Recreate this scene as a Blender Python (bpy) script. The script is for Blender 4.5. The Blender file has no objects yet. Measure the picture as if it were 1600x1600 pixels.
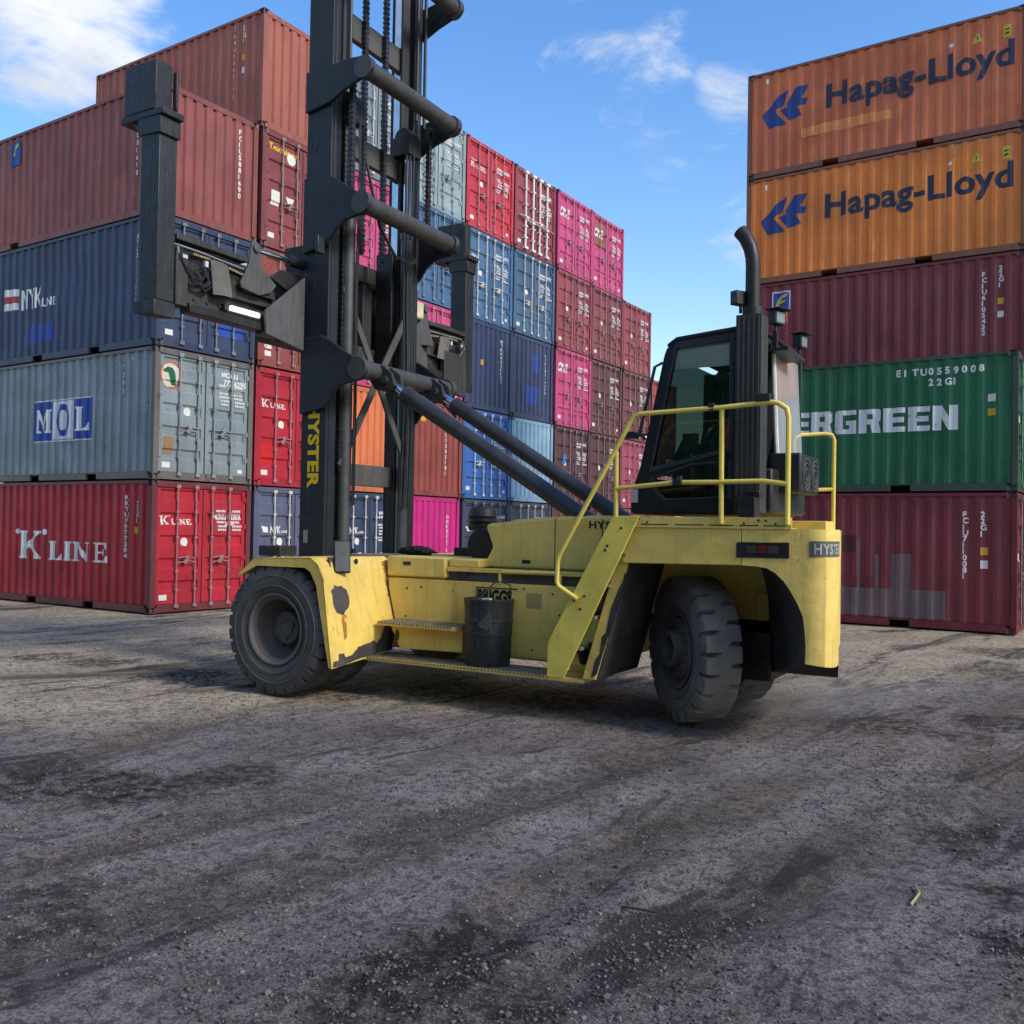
import bpy, bmesh, math, random
from math import sin, cos, pi, radians as R
from mathutils import Vector, Matrix, noise
random.seed(11)
SC = bpy.context.scene
COL = SC.collection
# ------------------------------------------------------------------ camera
cd = bpy.data.cameras.new('camera'); cam = bpy.data.objects.new('camera', cd); COL.objects.link(cam)
cd.sensor_fit = 'HORIZONTAL'; cd.sensor_width = 36; cd.lens = 36 * 1468 / 1600
cd.clip_start = .05; cd.clip_end = 3000
cam.matrix_world = Matrix.Translation((0, 0, 1.76)) @ Matrix.Rotation(R(91.0), 4, 'X') @ Matrix.Rotation(R(1.0), 4, 'Z')
SC.camera = cam
# ------------------------------------------------------------------ sky, sun, exposure
SUN_EL = R(36); SUN_H = Vector((.815, -.575, 0)).normalized()
SUN_DIR = Vector((SUN_H.x * cos(SUN_EL), SUN_H.y * cos(SUN_EL), sin(SUN_EL)))
sl = bpy.data.lights.new('sun', 'SUN'); sun = bpy.data.objects.new('sun', sl); COL.objects.link(sun)
sl.energy = 1.5; sl.angle = R(11); sl.color = (1, .93, .82)
sun.rotation_euler = (-SUN_DIR).to_track_quat('-Z', 'Y').to_euler(); sun.location = (20, -20, 40)
SC.view_settings.view_transform = 'Standard'; SC.view_settings.look = 'None'
SC.view_settings.exposure = 1.08; SC.view_settings.gamma = 1
SC.render.engine = 'CYCLES'; SC.cycles.use_denoising = True; SC.cycles.use_adaptive_sampling = True; SC.cycles.adaptive_threshold = .02
SC.cycles.max_bounces = 4; SC.cycles.diffuse_bounces = 3; SC.cycles.glossy_bounces = 3; SC.cycles.transparent_max_bounces = 10

class NT:
    """compact node helper"""
    def __init__(s, tree): s.t = tree; s.n = tree.nodes; s.l = tree.links
    def new(s, ty, **kw):
        n = s.n.new(ty)
        for k, v in kw.items(): setattr(n, k, v)
        return n
    def link(s, a, b): s.l.new(a, b)
    def put(s, sock, v):
        if isinstance(v, bpy.types.NodeSocket): s.l.new(v, sock)
        elif v is not None: sock.default_value = v
    def math(s, op, a, b=None, clamp=False):
        n = s.new('ShaderNodeMath', operation=op); n.use_clamp = clamp
        s.put(n.inputs[0], a); s.put(n.inputs[1], b); return n.outputs[0]
    def vmath(s, op, a, b=None, out=0):
        n = s.new('ShaderNodeVectorMath', operation=op); s.put(n.inputs[0], a); s.put(n.inputs[1], b); return n.outputs[out]
    def noise(s, vec, scale, detail=4, rough=.55, dist=0):
        n = s.new('ShaderNodeTexNoise'); s.put(n.inputs['Vector'], vec)
        n.inputs['Scale'].default_value = scale; n.inputs['Detail'].default_value = detail
        n.inputs['Roughness'].default_value = rough; n.inputs['Distortion'].default_value = dist
        return n.outputs['Fac']
    def ramp(s, fac, a, b, smooth=True):
        n = s.new('ShaderNodeMapRange'); n.interpolation_type = 'SMOOTHSTEP' if smooth else 'LINEAR'
        s.put(n.inputs[0], fac); s.put(n.inputs[1], a); s.put(n.inputs[2], b); return n.outputs[0]
    def mix(s, fac, a, b, mode='MIX'):
        n = s.new('ShaderNodeMix', data_type='RGBA', blend_type=mode)
        s.put(n.inputs[0], fac); s.put(n.inputs[6], a if not isinstance(a, tuple) else (*a[:3], 1)); s.put(n.inputs[7], b if not isinstance(b, tuple) else (*b[:3], 1))
        return n.outputs[2]
    def scale(s, vec, x, y, z):
        return s.vmath('MULTIPLY', vec, (x, y, z))

w = bpy.data.worlds.new('World'); SC.world = w; w.use_nodes = True
T = NT(w.node_tree); T.n.clear()
out = T.new('ShaderNodeOutputWorld'); bg = T.new('ShaderNodeBackground'); T.link(bg.outputs[0], out.inputs[0])
sky = T.new('ShaderNodeTexSky', sky_type='NISHITA'); sky.sun_disc = False
sky.sun_elevation = SUN_EL; sky.sun_rotation = math.atan2(SUN_DIR.x, SUN_DIR.y); sky.air_density = 1.5; sky.dust_density = .5; sky.ozone_density = 2.6
tc = T.new('ShaderNodeTexCoord'); dv = tc.outputs['Generated']
sep = T.new('ShaderNodeSeparateXYZ'); T.link(dv, sep.inputs[0])
zz = T.math('ADD', T.math('MAXIMUM', sep.outputs[2], 0), .12)
pl = T.vmath('DIVIDE', dv, None); cz = T.new('ShaderNodeCombineXYZ')
for i in range(3): T.link(zz, cz.inputs[i])
T.link(cz.outputs[0], pl.node.inputs[1])
n1 = T.noise(pl, 1.6, 9, .58, .3)
n2 = T.noise(T.scale(dv, 1, 1, 1.6), 5.5, 9, .62, .5)
mask = None
# cloud banks: direction, inner cos, outer cos, weight
for d, r0, r1, wt in [((-.40, .80, .46), 0, 10.5, 1.3), ((-.33, .815, .46), 0, 6, .9), ((-.40, .83, .40), 0, 6, .75),
                      ((.107, .879, .468), 0, 8, .86), ((.06, .895, .44), 0, 5, .78), ((.205, .882, .425), 0, 4.4, .93),
                      ((.235, .93, .30), 0, 6, .92), ((.16, .913, .37), 0, 7, .62), ((.22, .86, .48), 0, 5, .6)]:
    dd = T.vmath('DOT_PRODUCT', dv, tuple(Vector(d).normalized()), out=1)
    m = T.math('MULTIPLY', T.ramp(dd, cos(R(r1)), cos(R(r0))), wt)
    mask = m if mask is None else T.math('MAXIMUM', mask, m)
cl = T.ramp(T.math('ADD', T.math('ADD', T.math('MULTIPLY', n2, 1.35), -.17), T.math('MULTIPLY', T.math('SUBTRACT', mask, 1), .62)), .40, .66)
back = T.ramp(T.vmath('DOT_PRODUCT', dv, (0, -1, .15), out=1), -.25, .35)     # broken cloud behind the photographer
cl2 = T.math('MULTIPLY', T.ramp(n1, .46, .66), back)
cl = T.math('MAXIMUM', cl, cl2)
shade = T.ramp(T.noise(dv, 9, 6, .6), .3, .7)
cc = T.mix(shade, (2.05, 2.25, 2.7), (3.1, 3.2, 3.35))
hs = T.new('ShaderNodeHueSaturation'); hs.inputs['Saturation'].default_value = 1.34; hs.inputs['Hue'].default_value = .514; hs.inputs['Value'].default_value = .735
T.link(sky.outputs[0], hs.inputs['Color'])
T.link(T.mix(cl, hs.outputs[0], cc), bg.inputs[0]); bg.inputs[1].default_value = .15

# ------------------------------------------------------------------ materials
MATS = {}
def _base(name):
    m = bpy.data.materials.new(name); m.use_nodes = True; t = NT(m.node_tree); t.n.clear()
    o = t.new('ShaderNodeOutputMaterial'); p = t.new('ShaderNodeBsdfPrincipled'); t.link(p.outputs[0], o.inputs[0])
    return m, t, p, o
def coords(t, spread=60):
    c = t.new('ShaderNodeTexCoord'); oi = t.new('ShaderNodeObjectInfo')
    off = t.new('ShaderNodeCombineXYZ')
    r = t.math('MULTIPLY', oi.outputs['Random'], spread)
    for i in range(3): t.link(r, off.inputs[i])
    return t.vmath('ADD', c.outputs['Object'], off.outputs[0]), c.outputs['Object']
def paint(name, col, rust=.3, fade=.25, dirt=.25, rough=.5, metal=0, spec=.4, dirtcol=(.09, .075, .065), scale=1, scratch=0, sccol=(.07, .06, .05)):
    if name in MATS: return MATS[name]
    m, t, p, o = _base(name); v, raw = coords(t)
    c = t.mix(t.ramp(t.noise(v, .9 * scale, 5, .6), .3, .7), tuple(x * .80 for x in col), tuple(min(1, x * 1.14) for x in col))
    grey = sum(col) / 3
    fcol = tuple(x * .72 + (grey * .5 + .10) * .5 for x in col)
    st = t.noise(t.scale(v, 5 * scale, 5 * scale, .35 * scale), 1.6, 6, .6)
    c = t.mix(t.math('MULTIPLY', t.ramp(st, .42, .72), fade), c, fcol)
    dst = t.noise(t.scale(v, 9 * scale, 9 * scale, .7 * scale), 1.3, 7, .65)
    c = t.mix(t.math('MULTIPLY', t.ramp(dst, .5, .78), dirt), c, dirtcol)
    rn = t.noise(v, 3.2 * scale, 10, .68)
    rm = t.ramp(t.math('ADD', rn, t.math('MULTIPLY', t.math('SUBTRACT', dst, .5), .35)), .74 - .16 * rust, .80 - .16 * rust)
    rcol = t.mix(t.noise(v, 22, 4), (.05, .022, .014), (.15, .062, .028))
    c = t.mix(t.math('MULTIPLY', rm, min(1, rust * 2.2)), c, rcol)
    if scratch:
        sc = t.noise(t.scale(v, 3, 3, 26), 2.2, 6, .7)
        c = t.mix(t.math('MULTIPLY', t.ramp(sc, .62, .72), scratch), c, sccol)
    ch = t.ramp(t.math('ADD', t.noise(v, 26 * scale, 3, .6), t.math('MULTIPLY', t.math('SUBTRACT', t.noise(v, 1.7 * scale, 3), .5), .45)), .70, .735)
    c = t.mix(t.math('MULTIPLY', ch, min(.9, .35 + rust)), c, rcol)
    t.link(c, p.inputs['Base Color'])
    p.inputs['Metallic'].default_value = metal; p.inputs['Specular IOR Level'].default_value = spec
    t.put(p.inputs['Roughness'], t.math('ADD', t.math('MULTIPLY', rn, .3), rough - .12))
    b = t.new('ShaderNodeBump'); b.inputs['Strength'].default_value = .30; b.inputs['Distance'].default_value = .05
    t.link(t.math('ADD', t.noise(v, 2.2 * scale, 3), t.math('MULTIPLY', rm, .15)), b.inputs['Height']); t.link(b.outputs[0], p.inputs['Normal'])
    MATS[name] = m; return m
def decal(name, col, wear=.3, rough=.55):
    """stencilled lettering: flakes away where it is worn"""
    if name in MATS: return MATS[name]
    m, t, p, o = _base(name); v, raw = coords(t)
    n = t.noise(t.scale(v, 2, 2, .8), 5, 10, .72)
    t.link(t.mix(t.noise(v, 2, 3), tuple(x * .82 for x in col), col), p.inputs['Base Color']); p.inputs['Roughness'].default_value = rough
    p.inputs['Specular IOR Level'].default_value = .3
    tr = t.new('ShaderNodeBsdfTransparent'); mx = t.new('ShaderNodeMixShader')
    t.link(t.ramp(n, .70 - .24 * wear, .76 - .24 * wear), mx.inputs[0]); t.link(p.outputs[0], mx.inputs[1]); t.link(tr.outputs[0], mx.inputs[2])
    t.link(mx.outputs[0], o.inputs[0]); MATS[name] = m; return m
def plain(name, col, rough=.5, metal=0, var=.15, spec=.4, sc=6, bump=0):
    if name in MATS: return MATS[name]
    m, t, p, o = _base(name); v, raw = coords(t)
    t.link(t.mix(t.ramp(t.noise(v, sc, 6, .65), .3, .7), tuple(x * (1 - var) for x in col), tuple(min(1, x * (1 + var)) for x in col)), p.inputs['Base Color'])
    t.put(p.inputs['Roughness'], t.math('ADD', t.math('MULTIPLY', t.noise(v, sc * 2, 4), .2), rough - .1))
    p.inputs['Metallic'].default_value = metal; p.inputs['Specular IOR Level'].default_value = spec
    if bump:
        b = t.new('ShaderNodeBump'); b.inputs['Strength'].default_value = bump; b.inputs['Distance'].default_value = .01
        t.link(t.noise(v, sc * 6, 5), b.inputs['Height']); t.link(b.outputs[0], p.inputs['Normal'])
    MATS[name] = m; return m
def glass(name, tint, refl=.09):
    if name in MATS: return MATS[name]
    m, t, p, o = _base(name)
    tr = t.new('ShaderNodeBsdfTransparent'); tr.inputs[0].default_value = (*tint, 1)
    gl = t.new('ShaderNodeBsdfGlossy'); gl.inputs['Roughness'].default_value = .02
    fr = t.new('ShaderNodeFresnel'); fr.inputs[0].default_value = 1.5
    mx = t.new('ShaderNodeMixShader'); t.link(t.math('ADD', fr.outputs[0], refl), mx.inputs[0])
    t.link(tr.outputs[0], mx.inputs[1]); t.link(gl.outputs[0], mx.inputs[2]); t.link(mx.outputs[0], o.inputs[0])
    MATS[name] = m; return m
def emit(name, col, s):
    m, t, p, o = _base(name); p.inputs['Base Color'].default_value = (*col, 1)
    p.inputs['Emission Color'].default_value = (*col, 1); p.inputs['Emission Strength'].default_value = s; MATS[name] = m; return m

YEL = paint('yellow_paint', (.80, .565, .130), rust=.22, fade=.16, dirt=.42, rough=.5, scale=1.3, scratch=.5, dirtcol=(.20, .14, .06))
YELW = paint('worn_yellow_paint', (.79, .56, .135), rust=.36, fade=.22, dirt=.48, rough=.55, scale=1.5, scratch=.8, dirtcol=(.16, .11, .06))
YELB = paint('bright_yellow_paint', (.76, .60, .11), rust=.08, fade=.08, dirt=.15, rough=.42, dirtcol=(.25, .18, .05))
BLK = paint('black_mast_paint', (.013, .015, .022), rust=.05, fade=.10, dirt=.18, rough=.5, dirtcol=(.05, .045, .045))
BLKD = paint('dusty_black_steel', (.030, .029, .028), rust=.28, fade=.35, dirt=.6, rough=.62, dirtcol=(.12, .10, .08), scale=1.4, scratch=.6, sccol=(.15, .13, .11))
GREASE = plain('greasy_black_steel', (.022, .020, .019), .45, .2, .4)
RUB = plain('tyre_rubber', (.082, .080, .080), .85, 0, .25, .25, 4, .15)
RUBD = plain('dusty_tyre_rubber', (.150, .136, .128), .9, 0, .22, .2, 3, .2)
RIM = paint('dusty_rim_paint', (.11, .098, .092), rust=.2, fade=.3, dirt=.5, rough=.7, scale=2)
CHROME = plain('chrome_rod', (.75, .78, .82), .16, 1, .05)
GRIME = plain('caked_road_grime', (.055, .050, .048), .9, 0, .3, .2, 5, .3)
TREAD = plain('worn_step_plate', (.20, .175, .12), .7, .1, .35, .3, 14, .3)
DGREY = plain('dark_grey_panel', (.09, .095, .10), .6)
PLAST = plain('black_plastic', (.020, .021, .023), .42, 0, .2)
GLS = glass('tinted_cab_glass', (.90, .93, .91), .05)
GLSC = glass('clear_rear_glass', (.66, .70, .69), .42)
GLSR = glass('dusty_rear_glass', (.58, .62, .61), .26)
_t = NT(GLSR.node_tree); _o = [n for n in _t.n if n.type == 'OUTPUT_MATERIAL'][0]; _a = _o.inputs[0].links[0].from_socket; _d = _t.new('ShaderNodeBsdfDiffuse'); _d.inputs[0].default_value = (.62, .64, .63, 1); _m = _t.new('ShaderNodeMixShader'); _m.inputs[0].default_value = .34; _t.link(_a, _m.inputs[1]); _t.link(_d.outputs[0], _m.inputs[2]); _t.link(_m.outputs[0], _o.inputs[0])
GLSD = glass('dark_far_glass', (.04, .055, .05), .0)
WHITE = decal('white_lettering', (.78, .78, .76), .25)
WORN = decal('worn_white_lettering', (.72, .72, .72), .55)
BARE = plain('bare_primer', (.060, .055, .055), .75, 0, .3)
STEEL = paint('galvanised_steel', (.30, .30, .31), rust=.3, fade=.3, dirt=.35, rough=.5, metal=.3, scale=3)

# ------------------------------------------------------------------ mesh builder
class MB:
    def __init__(s): s.v = []; s.f = []; s.m = []
    def add(s, vs, fs, mi=0):
        o = len(s.v); s.v += [tuple(v) for v in vs]
        for f in fs: s.f.append([i + o for i in f]); s.m.append(mi)
    def box(s, x0, x1, y0, y1, z0, z1, mi=0):
        s.add([(x, y, z) for x in (x0, x1) for y in (y0, y1) for z in (z0, z1)],
              [(0, 1, 3, 2), (4, 6, 7, 5), (0, 4, 5, 1), (2, 3, 7, 6), (0, 2, 6, 4), (1, 5, 7, 3)], mi)
    def prism(s, poly, axis, a, b, mi=0, side=None):
        n = len(poly)
        def P(p, c): return {'x': (c, p[0], p[1]), 'y': (p[0], c, p[1]), 'z': (p[0], p[1], c)}[axis]
        vs = [P(p, a) for p in poly] + [P(p, b) for p in poly]
        s.add(vs, [list(range(n)), list(range(2 * n - 1, n - 1, -1))], mi)
        s.add(vs, [(i, (i + 1) % n, n + (i + 1) % n, n + i) for i in range(n)], mi if side is None else side)
    def loft(s, rings, mi=0, caps=True, closed=True):
        n = len(rings[0]); vs = [p for r in rings for p in r]; fs = []
        for k in range(len(rings) - 1):
            for i in range(n if closed else n - 1):
                j = (i + 1) % n; fs.append((k * n + i, k * n + j, (k + 1) * n + j, (k + 1) * n + i))
        if caps: fs += [list(range(n)), list(range((len(rings) - 1) * n, len(rings) * n))]
        s.add(vs, fs, mi)
    def tube(s, pts, r, n=12, mi=0):
        pts = [Vector(p) for p in pts]; rings = []
        rr = r if isinstance(r, (list, tuple)) else [r] * len(pts)
        ref = None
        for i, p in enumerate(pts):
            t = (pts[min(i + 1, len(pts) - 1)] - pts[max(i - 1, 0)]).normalized()
            if ref is None:
                ref = t.orthogonal().normalized()
            u = (ref - t * ref.dot(t)).normalized(); ref = u; v = t.cross(u)
            k = 1
            if 0 < i < len(pts) - 1:
                a = (pts[i] - pts[i - 1]).normalized(); b = (pts[i + 1] - pts[i]).normalized()
                k = 1 / max(.5, math.sqrt(max(0, (1 + a.dot(b)) / 2)))
            rings.append([p + (u * cos(2 * pi * j / n) + v * sin(2 * pi * j / n)) * rr[i] * (k if i % 1 == 0 else 1) for j in range(n)])
        s.loft(rings, mi)
    def cyl(s, p0, p1, r, n=16, mi=0, r1=None): s.tube([p0, p1], [r, r if r1 is None else r1], n, mi)
    def lathe(s, prof, org=(0, 0, 0), axis='y', n=32, mi=0):
        o = Vector(org); rings = []
        for r, a in prof:
            ring = []
            for j in range(n):
                c, d = r * cos(2 * pi * j / n), r * sin(2 * pi * j / n)
                ring.append(o + Vector({'y': (c, a, d), 'x': (a, c, d), 'z': (c, d, a)}[axis]))
            rings.append(ring)
        s.loft(rings, mi, caps=False)
    def holed(s, outer, holes, axis, a, b, mi=0):
        """plate with holes: outline and holes in 2D, extruded from a to b along axis"""
        def P(p, c): return {'x': (c, p[0], p[1]), 'y': (p[0], c, p[1]), 'z': (p[0], p[1], c)}[axis]
        bm = bmesh.new(); es = []
        for loop in [outer] + holes:
            vs = [bm.verts.new((p[0], p[1], 0)) for p in loop]
            es += [bm.edges.new((vs[i], vs[(i + 1) % len(vs)])) for i in range(len(vs))]
        bmesh.ops.triangle_fill(bm, use_beauty=True, use_dissolve=False, edges=es)
        bm.verts.index_update()
        V = [v.co.copy() for v in bm.verts]; F = [[v.index for v in f.verts] for f in bm.faces]; bm.free()
        s.add([P(v, a) for v in V], F, mi); s.add([P(v, b) for v in V], F, mi)
        for loop in [outer] + holes:
            n = len(loop); s.add([P(p, a) for p in loop] + [P(p, b) for p in loop], [(i, (i + 1) % n, n + (i + 1) % n, n + i) for i in range(n)], mi)
    def mesh(s, name, smooth=35, weld=True):
        me = bpy.data.meshes.new(name); me.from_pydata(s.v, [], s.f)
        me.polygons.foreach_set('material_index', s.m)
        bm = bmesh.new(); bm.from_mesh(me)
        if weld: bmesh.ops.remove_doubles(bm, verts=bm.verts, dist=1e-5)
        bmesh.ops.recalc_face_normals(bm, faces=bm.faces); bm.to_mesh(me); bm.free()
        if smooth:
            me.shade_smooth(); me.set_sharp_from_angle(angle=R(smooth))
        return me
    def build(s, name, mats, parent=None, bevel=0, smooth=35, seg=2):
        me = s.mesh(name, smooth)
        for m in (mats if isinstance(mats, (list, tuple)) else [mats]): me.materials.append(m)
        return link(name, me, parent, bevel, seg)
def link(name, me, parent=None, bevel=0, seg=2):
    o = bpy.data.objects.new(name, me); COL.objects.link(o)
    if parent: o.parent = parent
    if bevel:
        b = o.modifiers.new('bevel', 'BEVEL'); b.width = bevel; b.segments = seg; b.limit_method = 'ANGLE'; b.angle_limit = R(40)
    return o
def thing(name, label, cat, loc=(0, 0, 0), rz=0, group=None):
    o = bpy.data.objects.new(name, None); COL.objects.link(o); o.empty_display_size = .3
    o.location = loc; o.rotation_euler = (0, 0, rz); tag(o, label, cat, group); return o
def tag(o, label, cat, group=None):
    o['label'] = label; o['category'] = cat
    if group: o['group'] = group
    return o

# ------------------------------------------------------------------ lettering
def text2d(s, h, bold=0, wx=1, gap=1.0):
    """polygons (verts, faces) of a word, cap height h, origin at its lower left"""
    c = bpy.data.curves.new('t', 'FONT'); c.body = s; c.size = h / .70; c.offset = bold; c.space_character = gap
    c.resolution_u = 3; o = bpy.data.objects.new('t', c); COL.objects.link(o)
    dg = bpy.context.evaluated_depsgraph_get()
    me = bpy.data.meshes.new_from_object(o.evaluated_get(dg))
    x0 = min((v.co.x for v in me.vertices), default=0)
    V = [((v.co.x - x0) * wx, v.co.y) for v in me.vertices]; F = [list(p.vertices) for p in me.polygons]
    bpy.data.objects.remove(o); bpy.data.curves.remove(c); bpy.data.meshes.remove(me)
    return V, F
def place(shape, x, y, rot=0):
    V, F = shape; c, s = cos(rot), sin(rot)
    return [(x + a * c - b * s, y + a * s + b * c) for a, b in V], F
def fit(shape, x0, x1, y0, y1):
    V, F = shape; xs = [v[0] for v in V]; ys = [v[1] for v in V]
    return [(x0 + (a - min(xs)) / (max(xs) - min(xs)) * (x1 - x0), y0 + (b - min(ys)) / (max(ys) - min(ys)) * (y1 - y0)) for a, b in V], F
def rect(x0, x1, y0, y1): return [(x0, y0), (x1, y0), (x1, y1), (x0, y1)], [[0, 1, 2, 3]]
def poly(*p): return list(p), [list(range(len(p)))]
def disc(x, y, r, n=20, ry=None): return [(x + r * cos(2 * pi * i / n), y + (ry or r) * sin(2 * pi * i / n)) for i in range(n)], [list(range(n))]
def ring(x, y, rx, ry, k, n=28):
    V = [(x + rx * q * cos(2 * pi * i / n), y + ry * q * sin(2 * pi * i / n)) for q in (1, k) for i in range(n)]
    return V, [[i, (i + 1) % n, n + (i + 1) % n, n + i] for i in range(n)]
SLAB = {  # slab-serif capitals in a unit box
    'K': [poly((.0, 0), (.42, 0), (.42, .08), (.31, .10), (.31, .90), (.42, .92), (.42, 1), (0, 1), (0, .92), (.11, .90), (.11, .10), (0, .08)),
          poly((.31, .42), (.70, .90), (.60, .92), (.60, 1), (.98, 1), (.98, .92), (.88, .90), (.42, .34)),
          poly((.40, .58), (.52, .68), (.92, .09), (1, .08), (1, 0), (.62, 0), (.62, .08), (.68, .10))],
    'L': [poly((0, 0), (1, 0), (1, .34), (.93, .34), (.80, .10), (.42, .10), (.42, .92), (.55, .93), (.55, 1), (0, 1), (0, .93), (.16, .92), (.16, .08), (0, .07))],
    'I': [poly((0, 0), (1, 0), (1, .08), (.76, .10), (.76, .90), (1, .92), (1, 1), (0, 1), (0, .92), (.24, .90), (.24, .10), (0, .08))],
    'N': [poly((0, 0), (.34, 0), (.34, .07), (.22, .09), (.22, .72), (.74, 0), (.88, 0), (.88, .91), (1, .93), (1, 1), (.66, 1), (.66, .93), (.76, .91), (.76, .36), (.30, 1), (0, 1), (0, .93), (.10, .91), (.10, .09), (0, .07))],
    'E': [poly((0, 0), (1, 0), (1, .34), (.92, .34), (.76, .10), (.42, .10), (.42, .45), (.60, .45), (.66, .34), (.72, .34), (.72, .68), (.66, .68), (.60, .55), (.42, .55), (.42, .90), (.74, .90), (.88, .68), (.96, .68), (.96, 1), (0, 1), (0, .93), (.14, .91), (.14, .09), (0, .07))],
    'M': [poly((0, 0), (.36, 0), (.36, .08), (.26, .10), (.26, .66), (.47, .08), (.53, .08), (.74, .66), (.74, .10), (.64, .08), (.64, 0), (1, 0), (1, .08), (.90, .10), (.90, .90), (1, .92), (1, 1), (.74, 1), (.50, .36), (.26, 1), (0, 1), (0, .92), (.10, .90), (.10, .10), (0, .08))]}
BLOCK = {  # heavy block capitals
    'E': [poly((0, 0), (1, 0), (1, .22), (.42, .22), (.42, .39), (.95, .39), (.95, .61), (.42, .61), (.42, .78), (1, .78), (1, 1), (0, 1))],
    'V': [poly((0, 1), (.30, 0), (.72, 0), (1, 1), (.64, 1), (.51, .36), (.38, 1))],
    'R': [poly((0, 0), (.36, 0), (.36, .36), (.52, .36), (.62, 0), (1, 0), (.88, .44), (.98, .56), (.98, .92), (.88, 1), (0, 1)), ],
    'G': [poly((.10, 0), (1, 0), (1, .56), (.52, .56), (.52, .38), (.66, .38), (.66, .20), (.38, .20), (.38, .80), (1, .80), (1, 1), (.10, 1), (0, .9), (0, .1))],
    'N': [poly((0, 0), (.34, 0), (.34, .50), (.64, 0), (1, 0), (1, 1), (.66, 1), (.66, .52), (.36, 1), (0, 1))]}
BLOCK['R'][0] = (BLOCK['R'][0][0] + [], BLOCK['R'][0][1])
def glyphs(table, word, x, y, h, widths, gap):
    out = []
    for ch, wd in zip(word, widths):
        if ch != ' ':
            for V, F in table[ch]: out.append(([(x + a * wd, y + b * h) for a, b in V], F))
        x += wd + gap
    return out
def kline(x, y, h, wd, k_only_big=1):
    """the quoted K and the smaller LINE"""
    s = wd
    o = glyphs(SLAB, 'K', x + .03 * s, y, h, [.24 * s], 0)
    o += glyphs(SLAB, 'LINE', x + .36 * s, y, h * .66, [.13 * s, .075 * s, .165 * s, .15 * s], .025 * s)
    o += [disc(x + .005 * s, y + h * .97, .018 * s, 10), disc(x + .31 * s, y + h * .97, .018 * s, 10)]
    return o

# ------------------------------------------------------------------ shipping containers
W2 = 1.219; CH = 2.578
def corr(a, b, pitch, depth):
    """trapezoid corrugation break points (s, depth)"""
    n = max(1, round((b - a) / pitch)); p = (b - a) / n; P = []
    for i in range(n):
        s = a + i * p
        P += [(s, 0), (s + .26 * p, 0), (s + .5 * p, depth), (s + .76 * p, depth)]
    P.append((b, 0)); return P
def depth_at(P, s):
    for (a, d), (b, e) in zip(P, P[1:]):
        if a <= s <= b: return d + (e - d) * (s - a) / max(1e-6, b - a)
    return 0
SIDEP = {L: corr(-L / 2 + .11, L / 2 - .11, .278, .036) for L in (6.058, 12.192)}
def corr_flat(a, b, pitch, depth):
    n = round((b - a) / pitch); p = (b - a) / n; P = []
    for i in range(n):
        s = a + i * p; P += [(s, 0), (s + .58 * p, 0), (s + .70 * p, depth), (s + .86 * p, depth)]
    return P + [(b, 0)]
ENDP = corr_flat(-W2 + .10, W2 - .10, .26, .044)
DOORP = []
for k in range(5):
    z = .20 + k * .447
    DOORP += [(z, 0), (z + .20, 0), (z + .235, .032), (z + .385, .032), (z + .42, 0)]
DOORP.append((2.45, 0))
CACHE = {}
def body_mesh(L, wall, var=0):
    k = ('body', L, wall, var)
    if k in CACHE: return CACHE[k]
    b = MB(); z0, z1 = .155, CH - .06; P = SIDEP[L]
    NZ = 8
    def dent(a, z):
        q = Vector((a * .55, z * .8, var * 9.7)); e = min(1, max(0, (z - z0) / .4)) * min(1, max(0, (z1 - z) / .4))
        return e * (.045 * max(0, noise.noise(q)) + .06 * max(0, noise.noise(q * 2.3 + Vector((5, 1, 0))) - .30))
    for sg in (-1, 1):
        y = sg * (W2 - .012)
        vs = []
        for s, d in P: vs += [(s, y - sg * (d + dent(s, z0 + (z1 - z0) * q / NZ)), z0 + (z1 - z0) * q / NZ) for q in range(NZ + 1)]
        M = NZ + 1
        b.add(vs, [(M * i + q, M * i + M + q, M * i + M + q + 1, M * i + q + 1) for i in range(len(P) - 1) for q in range(NZ)])
    for x, sg in ((L / 2 - .012, 1), (-L / 2 + .012, -1)):
        if sg == 1 and not wall: continue
        vs = []
        for s, d in ENDP: vs += [(x - sg * d, s, z0), (x - sg * d, s, z1)]
        b.add(vs, [(2 * i, 2 * i + 2, 2 * i + 3, 2 * i + 1) for i in range(len(ENDP) - 1)])
    b.box(-L / 2 + .02, L / 2 - .06, -W2 + .06, W2 - .06, CH - .045, CH - .02)
    b.box(-L / 2 + .05, L / 2 - .08, -W2 + .07, W2 - .07, .125, .165)
    CACHE[k] = b.mesh('container_body', 0); return CACHE[k]
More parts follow.
